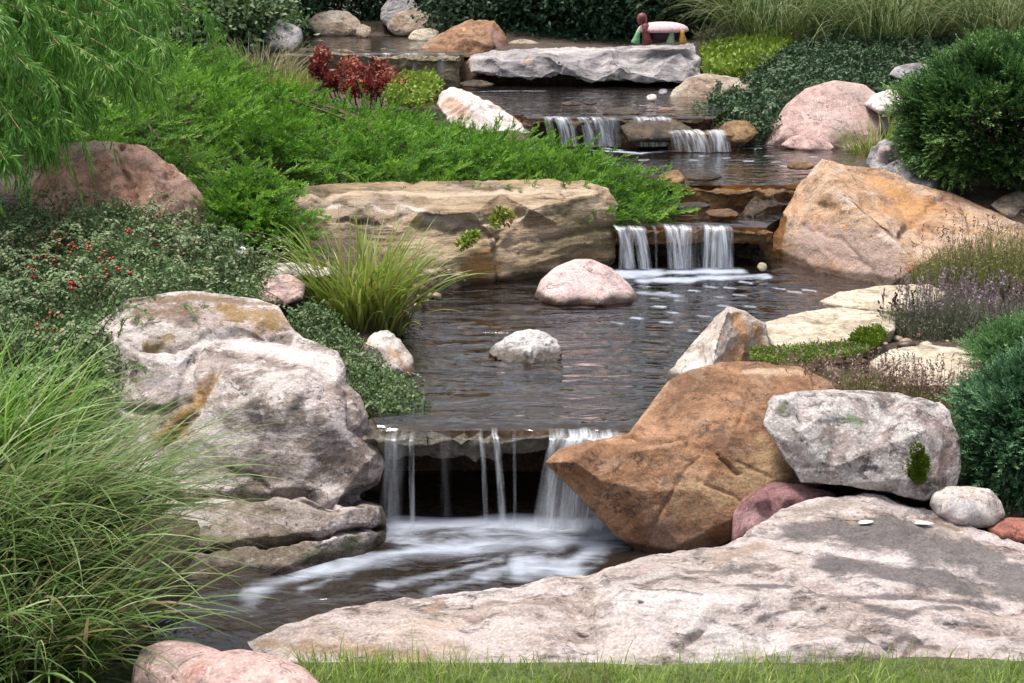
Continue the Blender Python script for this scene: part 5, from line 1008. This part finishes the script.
bgs = [('dark dense evergreen shrub behind the top pool rocks', (-1.5, 15.5, 1.3), (1.2, .6, .85), L_ever), ('leafy dark shrub with paler tips over the orange-rust rock', (-.15, 13.8, 1.2), (.5, .45, .5), L_dark), ('very dark tall evergreen behind the long grey slab', (.62, 13.6, 1.25), (.8, .5, .75), L_ever),
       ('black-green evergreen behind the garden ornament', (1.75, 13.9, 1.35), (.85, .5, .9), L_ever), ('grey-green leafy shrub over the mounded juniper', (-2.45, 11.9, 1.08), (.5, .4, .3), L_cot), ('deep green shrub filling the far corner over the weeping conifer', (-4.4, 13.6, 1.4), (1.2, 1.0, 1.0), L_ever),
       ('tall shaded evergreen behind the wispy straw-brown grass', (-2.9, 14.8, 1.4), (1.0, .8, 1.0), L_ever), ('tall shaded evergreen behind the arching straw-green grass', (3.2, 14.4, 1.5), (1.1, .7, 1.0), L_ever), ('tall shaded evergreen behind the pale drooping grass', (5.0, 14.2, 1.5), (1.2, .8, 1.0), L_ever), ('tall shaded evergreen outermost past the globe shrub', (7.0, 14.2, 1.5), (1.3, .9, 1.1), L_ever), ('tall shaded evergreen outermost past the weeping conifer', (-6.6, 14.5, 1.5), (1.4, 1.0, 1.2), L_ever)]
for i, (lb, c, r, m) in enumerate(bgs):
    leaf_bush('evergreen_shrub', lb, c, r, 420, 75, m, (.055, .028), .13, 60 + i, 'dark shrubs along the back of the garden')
leaf_bush('low_shrub', 'low silvery shrub at the crest of the mounded juniper', (-2.95, 11.3, .95), (.45, .4, .22), 80, 45, L_cot, (.03, .014), .08, 80)

# --- low plants
def spike_plant(name, label, px, py, Y, rx, ry, n, h, leafm, spikem=None, ns=0, sh=.0, cat='plant', group=None, lean=.35, w=.003, spw=.007, sl=.035):
    c = P(px, py, Y); root = empty(name, foot(c[0], c[1]), label, cat, group)
    th = rng.uniform(0, 6.28, n); r = np.sqrt(rng.random(n)); x = c[0] + rx * r * np.cos(th); y = c[1] + ry * r * np.sin(th)
    z = ground_z(x, y); hh = h * (1 - .5 * r ** 2) * rng.uniform(.5, 1.15, n)
    a = Acc(); blades(a, np.column_stack([x, y, z]), th + rng.normal(size=n) * .9, hh, rng.uniform(0, .2 + lean, n), rng.uniform(.1, .5 + lean, n), np.full(n, w), 4, 1.2, np.clip(rng.normal(.5, .22, n), 0, 1), .8, .2)
    m = n * 5; k = rng.integers(0, n, m); f = rng.random(m)      # side leaves
    p = np.column_stack([x[k] + .3 * hh[k] * f * np.cos(th[k]) * lean, y[k] + .3 * hh[k] * f * np.sin(th[k]) * lean, z[k] + hh[k] * f * .9]) + rng.normal(size=(m, 3)) * .006
    d = unit(rng.normal(size=(m, 3)) + np.array([0, 0, .6])); kites(a, p, d, perp(d), rng.uniform(.01, .024, m), w * 1.1, np.clip(rng.normal(.5, .2, m), 0, 1))
    a.build('leaves', leafm, root)
    if ns:
        s = Acc(); th = rng.uniform(0, 6.28, ns); r = np.sqrt(rng.random(ns)); x = c[0] + rx * .95 * r * np.cos(th); y = c[1] + ry * .95 * r * np.sin(th); z = ground_z(x, y)
        H = sh * rng.uniform(.65, 1.2, ns); az = rng.uniform(0, 6.28, ns); ln = rng.uniform(0, .2, ns)
        b = np.column_stack([x, y, z]); d = unit(np.column_stack([np.cos(az) * ln, np.sin(az) * ln, np.ones(ns)])); t = np.clip(rng.normal(.5, .22, ns), 0, 1)
        kites(s, b, d, perp(d), H, .0022, np.clip(t - .1, 0, 1))
        for q in range(7):
            pp = b + d * (H - sl * (1 - q / 7.0))[:, None]; dd = unit(d + rng.normal(size=(ns, 3)) * .7); kites(s, pp, dd, perp(dd), sl * .38, spw, np.clip(t + rng.normal(size=ns) * .12, 0, 1))
        s.build('flower_spikes', spikem, root)
    return root
spike_plant('thyme', 'grey-green mounded herb above the mauve flowers, by the orange boulder', 1000, 300, 6.25, .42, .34, 2300, .31, L_heath, L_spike, 90, .31, w=.0045)
spike_plant('lavender', 'mauve-flowered lavender beside the cream flagstones', 938, 335, 5.5, .22, .17, 900, .17, L_lav, L_mauve, 130, .2, w=.0032, spw=.007)
spike_plant('lavender', 'sparse mauve lavender below the mounded herb', 1005, 330, 5.6, .22, .18, 420, .12, L_lav, L_mauve, 130, .17, spw=.007)
spike_plant('heather', 'brown seed-spiked heath plants along the top of the granite block', 850, 385, 4.6, .32, .2, 1500, .13, L_heath, L_spike, 260, .17, spw=.0055, sl=.03)
spike_plant('heather', 'brown spiked heath around the half-hidden flagstone', 940, 388, 4.6, .24, .15, 800, .11, L_heath, L_spike, 190, .15, spw=.0055, sl=.03)
spike_plant('heather', 'few upright dark seed spikes between the lavender and the cream flagstones', 893, 322, 5.55, .09, .05, 40, .06, L_heath, leaf_mat('dark_spike', [(0, (.05, .02, .018)), (1, (.14, .055, .05))], .1, .7), 8, .15, spw=.012, sl=.06)
def carpet(name, label, ctrl, n, mat, leaf=(.012, .008), h=.02, cat='ground cover', kind=None):
    A = np.array([P(*c) for c in ctrl]); c = A.mean(0)
    root = empty(name, foot(c[0], c[1]), label, cat, None, kind)
    p, nr = canopy(ctrl, n); p[:, 2] = np.maximum(p[:, 2], soil_at(p)) + rng.random(n) * h + .01 * fbm(p * 12, 2, 4)
    d = unit(rng.normal(size=(n, 3)) + np.array([0, 0, .5])); a = Acc()
    t = np.clip(.5 + .35 * fbm(p * 6, 2, 9) + rng.normal(size=n) * .15, 0, 1)
    kites(a, p, d, perp(d), leaf[0] * rng.uniform(.6, 1.3, n), leaf[1], t); a.build('leaves', mat, root)
    return root
carpet('creeping_thyme', 'low olive-green carpet plant below the wide cream flagstone', [(750, 352, 4.98), (800, 349, 5.05), (862, 343, 5.15), (870, 352, 5.0), (820, 362, 4.8), (770, 366, 4.75), (750, 362, 4.82)], 6500, L_carpet, (.012, .006), .02)
carpet('moss_cushion', 'vivid green moss cushion at the corner of the wide cream flagstone', [(848, 345, 5.1), (858, 334, 5.28), (880, 331, 5.32), (888, 340, 5.2), (875, 348, 5.05)], 3200, L_moss, (.010, .006), .035, 'moss')
carpet('ground_plant', 'yellow-green leafy ground plant beyond the tan slab', [(705, 80, 11.2), (700, 55, 12.2), (745, 45, 12.6), (790, 40, 12.6), (785, 62, 11.6), (740, 82, 11.0)], 5000, L_yel, (.05, .03), .1, 'plant')
carpet('ground_plant', 'yellow-green small-leaved plant beside the red-leaved plant', [(385, 106, 9.5), (395, 84, 10.3), (432, 80, 10.4), (442, 92, 10.0), (425, 112, 9.5)], 2200, L_yel, (.035, .022), .08, 'plant')
carpet('ground_plant', 'grey wiry plant in the shade near the arching grasses', [(690, 48, 12.4), (720, 30, 13.2), (760, 28, 13.2), (770, 45, 12.6), (720, 50, 12.3)], 2200, L_straw, (.06, .006), .12, 'plant')

def red_plant(label, spots, base):
    root = empty('sedum', foot(*base), label, 'plant')
    a = Acc(); st = Acc(); bz = np.array(foot(*base))
    for px, py, Y, r in spots:
        c = P(px, py, Y); n = 300; r = r * 1.35
        d = unit(rng.normal(size=(n, 3))); p = c + d * r * rng.uniform(.25, 1, (n, 1)) * np.array([1.0, 1, 1.0]) + rng.normal(size=(n, 3)) * .012
        kites(a, p, unit(d * .7 + rng.normal(size=(n, 3)) * .7), perp(d), .034 * rng.uniform(.5, 1.3, n), .02, np.clip(rng.normal(.42, .18) + .25 * d[:, 2] + rng.normal(size=n) * .15, 0, 1))
        tube(st, np.array([[c[0] * .6 + bz[0] * .4, c[1] * .6 + bz[1] * .4, bz[2] - .02], c]), .006, .004, 5)
    a.build('leaves', L_red, root); st.build('stem', M_bark, root, True)
red_plant('dark red leafy clumps between the juniper and the weir', [(322, 56, 10.3, .05), (318, 68, 10.2, .05), (332, 80, 10.1, .04), (350, 66, 10.2, .06), (360, 78, 10.1, .07), (352, 86, 10.0, .06), (380, 70, 10.2, .06), (388, 80, 10.1, .07), (398, 90, 10.0, .06), (372, 88, 10.0, .06), (408, 96, 9.9, .05)], (-1.05, 10.3))
def sedum(label, spots, base):
    root = empty('sedum', base, label, 'plant'); a = Acc()
    for px, py, Y, r in spots:
        c = P(px, py, Y); n = 70; d = unit(rng.normal(size=(n, 3)) + np.array([0, -.4, .4])); p = c + d * r * rng.uniform(.2, 1, (n, 1))
        kites(a, p, unit(d + rng.normal(size=(n, 3)) * .4), perp(d), .026, .014, np.clip(rng.normal(.6, .25, n), 0, 1))
    a.build('leaves', L_yel, root); return root
s1 = sedum('little yellow-red sedum rooted in a crack of the layered ledge', [(500, 214, 6.6, .03), (508, 218, 6.6, .03), (495, 222, 6.58, .025)], P(502, 226, 6.6))
rb = Acc(); c = P(506, 216, 6.57); n = 30; d = unit(rng.normal(size=(n, 3))); kites(rb, c + d * .03, d, perp(d), .02, .01, rng.random(n)); rb.build('red_leaves', L_red, s1)
sedum('little pale green sedum at the foot of the layered ledge crack', [(468, 240, 6.5, .03), (462, 244, 6.48, .025), (474, 236, 6.52, .02)], P(468, 248, 6.5))

# moss tuft on the granite block
mc = P(917, 468, 3.868); root = empty('moss_tuft', P(917, 481, 3.88), 'ragged green moss tuft growing on the speckled granite block', 'moss')
a = Acc(); n = 5200; q = unit(rng.normal(size=(n, 3))); q[:, 1] = -np.abs(q[:, 1])
kb = rng.integers(0, 9, n); ob = rng.normal(size=(9, 3)) * np.array([.011, .003, .02]); sb = rng.uniform(.25, .75, 9)
p = mc + ob[kb] + q * np.array([.03, .016, .036]) * (sb[kb] * (1 + .5 * fbm(q * 3.5, 4, 3)))[:, None]; p[:, 0] += (mc[2] - p[:, 2]) * .15; d = unit(q + rng.normal(size=(n, 3)) * .6 + np.array([0, 0, .2]))
kites(a, p, d, perp(d), .009, .003, np.clip(rng.normal(.5, .2, n), 0, 1)); a.build('leaves', L_moss, root)

# ------------------------------------------------------------------ small things
M_leafw = plain_mat('dry_pale_leaf', (.62, .56, .5), .6, .15, 60)
def fallen_leaf(label, px, py, Y, L, ang, group='pale fallen leaves on the front slab'):
    c = P(px, py, Y); bm = bmesh.new(); k = 9
    up = []; lo = []; mid = []
    for i in range(k):
        s = i / (k - 1); w = math.sin(math.pi * s ** .7) * .2 * L; cu = .05 * L * math.sin(math.pi * s) + .08 * L * (s - .5) ** 2
        mid.append(bm.verts.new((s * L - L / 2, 0, .004 + cu * .5))); up.append(bm.verts.new((s * L - L / 2, w, .006 + cu))); lo.append(bm.verts.new((s * L - L / 2, -w, .004 + cu * .8)))
    for i in range(k - 1):
        bm.faces.new([mid[i], mid[i + 1], up[i + 1], up[i]]); bm.faces.new([lo[i], lo[i + 1], mid[i + 1], mid[i]])
    bmesh.ops.remove_doubles(bm, verts=bm.verts[:], dist=1e-5)
    bm.transform(Matrix.Translation(Vector(c)) @ Matrix.Rotation(ang, 4, 'Z'))
    me = bpy.data.meshes.new('fallen_leaf'); bm.to_mesh(me); bm.free()
    tag(link_mesh('fallen_leaf', me, M_leafw), label, 'leaf', group)
dg = bpy.context.evaluated_depsgraph_get()
def surface_Y(px, py, y0=2.5, y1=20):
    """distance of the first solid surface along a line of sight, to set a thing down on it"""
    o = Vector((0, 0, CAMZ)); d = (Vector(P(px, py, 5.0)) - o).normalized()
    hit, loc, *_ = scene.ray_cast(bpy.context.evaluated_depsgraph_get(), o, d)
    return loc.y if hit else 4
fallen_leaf('pale dry leaf with a curled stalk on the dark stained part of the front slab', 866, 524, surface_Y(866, 525), .05, .25)
fallen_leaf('pale dry leaf on the front slab nearest the oblong white stone', 924, 525, surface_Y(924, 526), .055, -.15)
rock('pebble', 'tiny white pebble perched among the berry shrub leaves', blob_outline(241, 252, 6, 6, 5.62, 10, 5, 0, .02), thick=.05, bulge=.02, vox=.004, mat=plain_mat('white_pebble', (.78, .77, .74), .5, .08), seed=101, rough=.004, cat='pebble')
rock('pebble', 'small yellowish pebble at the foot of the black wet rock', blob_outline(762, 267, 5, 5, 6.75, 10, 6, 0, .02), thick=.04, bulge=.02, vox=.005, mat=M_flag, seed=102, rough=.004, cat='pebble')

# loose gravel in the stream bed and on the banks
base = []
for i in range(5):
    bm = bmesh.new(); bmesh.ops.create_icosphere(bm, subdivisions=2, radius=1.0)
    v = np.array([x.co[:] for x in bm.verts]); v *= (1 + .25 * fbm(v * 1.3 + i * 9, 2, i))[:, None]; v *= np.array([1, .8, .55])
    base.append((v, np.array([[q.index for q in f.verts] for f in bm.faces]))); bm.free()
VV = []; FF = []; TT = []; off = 0
def scatter_gravel(n, x0, x1, y0, y1, r0, r1, ok):
    global off
    x = rng.uniform(x0, x1, n); y = rng.uniform(y0, y1, n); z = ground_z(x, y)
    for i in range(n):
        if not ok(x[i], y[i]): continue
        v, f = base[i % 5]; r = r0 + (r1 - r0) * rng.random() ** 2.5; an = rng.uniform(0, 6.28); c, s = math.cos(an), math.sin(an)
        w = np.column_stack([v[:, 0] * c - v[:, 1] * s, v[:, 0] * s + v[:, 1] * c, v[:, 2]]) * r + np.array([x[i], y[i], z[i] + r * .2])
        VV.append(w); FF.append(f + off); TT.append(np.full(len(v), rng.random())); off += len(v)
scatter_gravel(1500, -.5, 1.6, 4.8, 7.1, .008, .04, lambda x, y: True)
scatter_gravel(500, .3, 2.5, 7.7, 9.2, .01, .04, lambda x, y: True)
scatter_gravel(350, -.5, 1.4, 9.4, 11.6, .01, .04, lambda x, y: True)
scatter_gravel(350, -.9, .6, 3.5, 4.7, .015, .06, lambda x, y: True)
scatter_gravel(500, 1.0, 2.6, 4.3, 7.0, .005, .018, lambda x, y: True)
gm = NT('gravel'); tt = gm.n('Attribute', {'attribute_name': 'tint'}).outputs['Fac']
gn = gm.noise(gm.n('NewGeometry').outputs['Position'], 90, 4, .6)
gc = gm.mix(.6, gm.ramp(tt, [(0, (.05, .03, .02)), (.4, (.14, .085, .05)), (.7, (.22, .16, .12)), (.9, (.28, .2, .1)), (1, (.4, .36, .33))]), gm.ramp(gn, [(.3, .5), (.7, 1.4)]), 'MULTIPLY')
gmat = gm.done(gm.n('BsdfPrincipled', Base_Color=gc, Roughness=.5).outputs[0])
tag(link_mesh('gravel', make_mesh('gravel', np.concatenate(VV), np.concatenate(FF), True, np.concatenate(TT)), gmat, origin=(0, 0, 0)), 'brown gravel and pebbles on the stream bed and between the plants', 'gravel', kind='stuff')

# garden ornament on the long grey slab
def lathe(name, prof, c, sx, sy, mat, parent, n=20, rot=None):
    bm = bmesh.new(); rings = []
    for r, z in prof: rings.append([bm.verts.new((r * sx * math.cos(2 * math.pi * i / n), r * sy * math.sin(2 * math.pi * i / n), z)) for i in range(n)])
    for a_, b_ in zip(rings[:-1], rings[1:]):
        for i in range(n): bm.faces.new([a_[i], a_[(i + 1) % n], b_[(i + 1) % n], b_[i]])
    bm.faces.new(rings[0][::-1]); bm.faces.new(rings[-1])
    m = Matrix.Translation(Vector(c)) @ (rot or Matrix.Identity(4)); bm.transform(m)
    me = bpy.data.meshes.new(name); bm.to_mesh(me); bm.free(); me.polygons.foreach_set('use_smooth', np.ones(len(me.polygons), bool))
    return link_mesh(name, me, mat, parent)
OY = 11.72
b0 = P(662, 44.5, OY); sc = (OY * CP + .3) / F           # metres per photo pixel there
orn = empty('garden_ornament', b0, 'small pink-topped turtle-like ornament standing on the long grey slab', 'ornament')
M_op = plain_mat('ornament_pink', (.66, .42, .44), .7, .3, 45, .5); M_om = plain_mat('ornament_maroon', (.17, .045, .05), .5, .5, 60); M_og = plain_mat('ornament_green', (.14, .32, .15), .65, .6, 70, .5); M_ogr = plain_mat('ornament_grey_green', (.22, .32, .2), .5, .4, 60); M_oo = plain_mat('ornament_orange', (.38, .2, .05), .65, .6, 70, .5); M_ob = plain_mat('ornament_body', (.03, .015, .022), .6, .3, 60)
pt = lambda px, py, dy=0: Vector(P(px, py, OY + dy))
lathe('shell', [(.86, -.022), (1.0, -.008), (1.0, .0), (.93, .022), (.78, .040), (.55, .053), (.28, .060), (.02, .062)], pt(663, 29.5), 25.5 * sc, 17 * sc, M_op, orn, 28)
lathe('body', [(.5, -.055), (.9, -.04), (1, -.01), (.9, .03), (.4, .04)], pt(665, 34.5), 19 * sc, 13 * sc, M_ob, orn)
lathe('head', [(.1, -.045), (.62, -.036), (.92, -.015), (1, .008), (.9, .03), (.6, .046), (.1, .053)], pt(642, 19.5, -.05), 5.2 * sc, 5.2 * sc, M_om, orn, 16)
lathe('neck', [(1.15, -.11), (.95, -.06), (.78, .0), (.7, .06)], pt(646, 31, -.08), 4.6 * sc, 4.2 * sc, M_om, orn, 14, Matrix.Rotation(R(-8), 4, 'Y'))
for px, m, an in ((636.5, M_og, 14), (671, M_ogr, 6), (682.5, M_oo, -6)):
    lathe('leg', [(1.1, -.038), (1.15, -.03), (.9, .0), (.6, .035), (.5, .07)], pt(px, 39, -.1), 4 * sc, 4 * sc, m, orn, 12, Matrix.Rotation(R(an), 4, 'Y'))
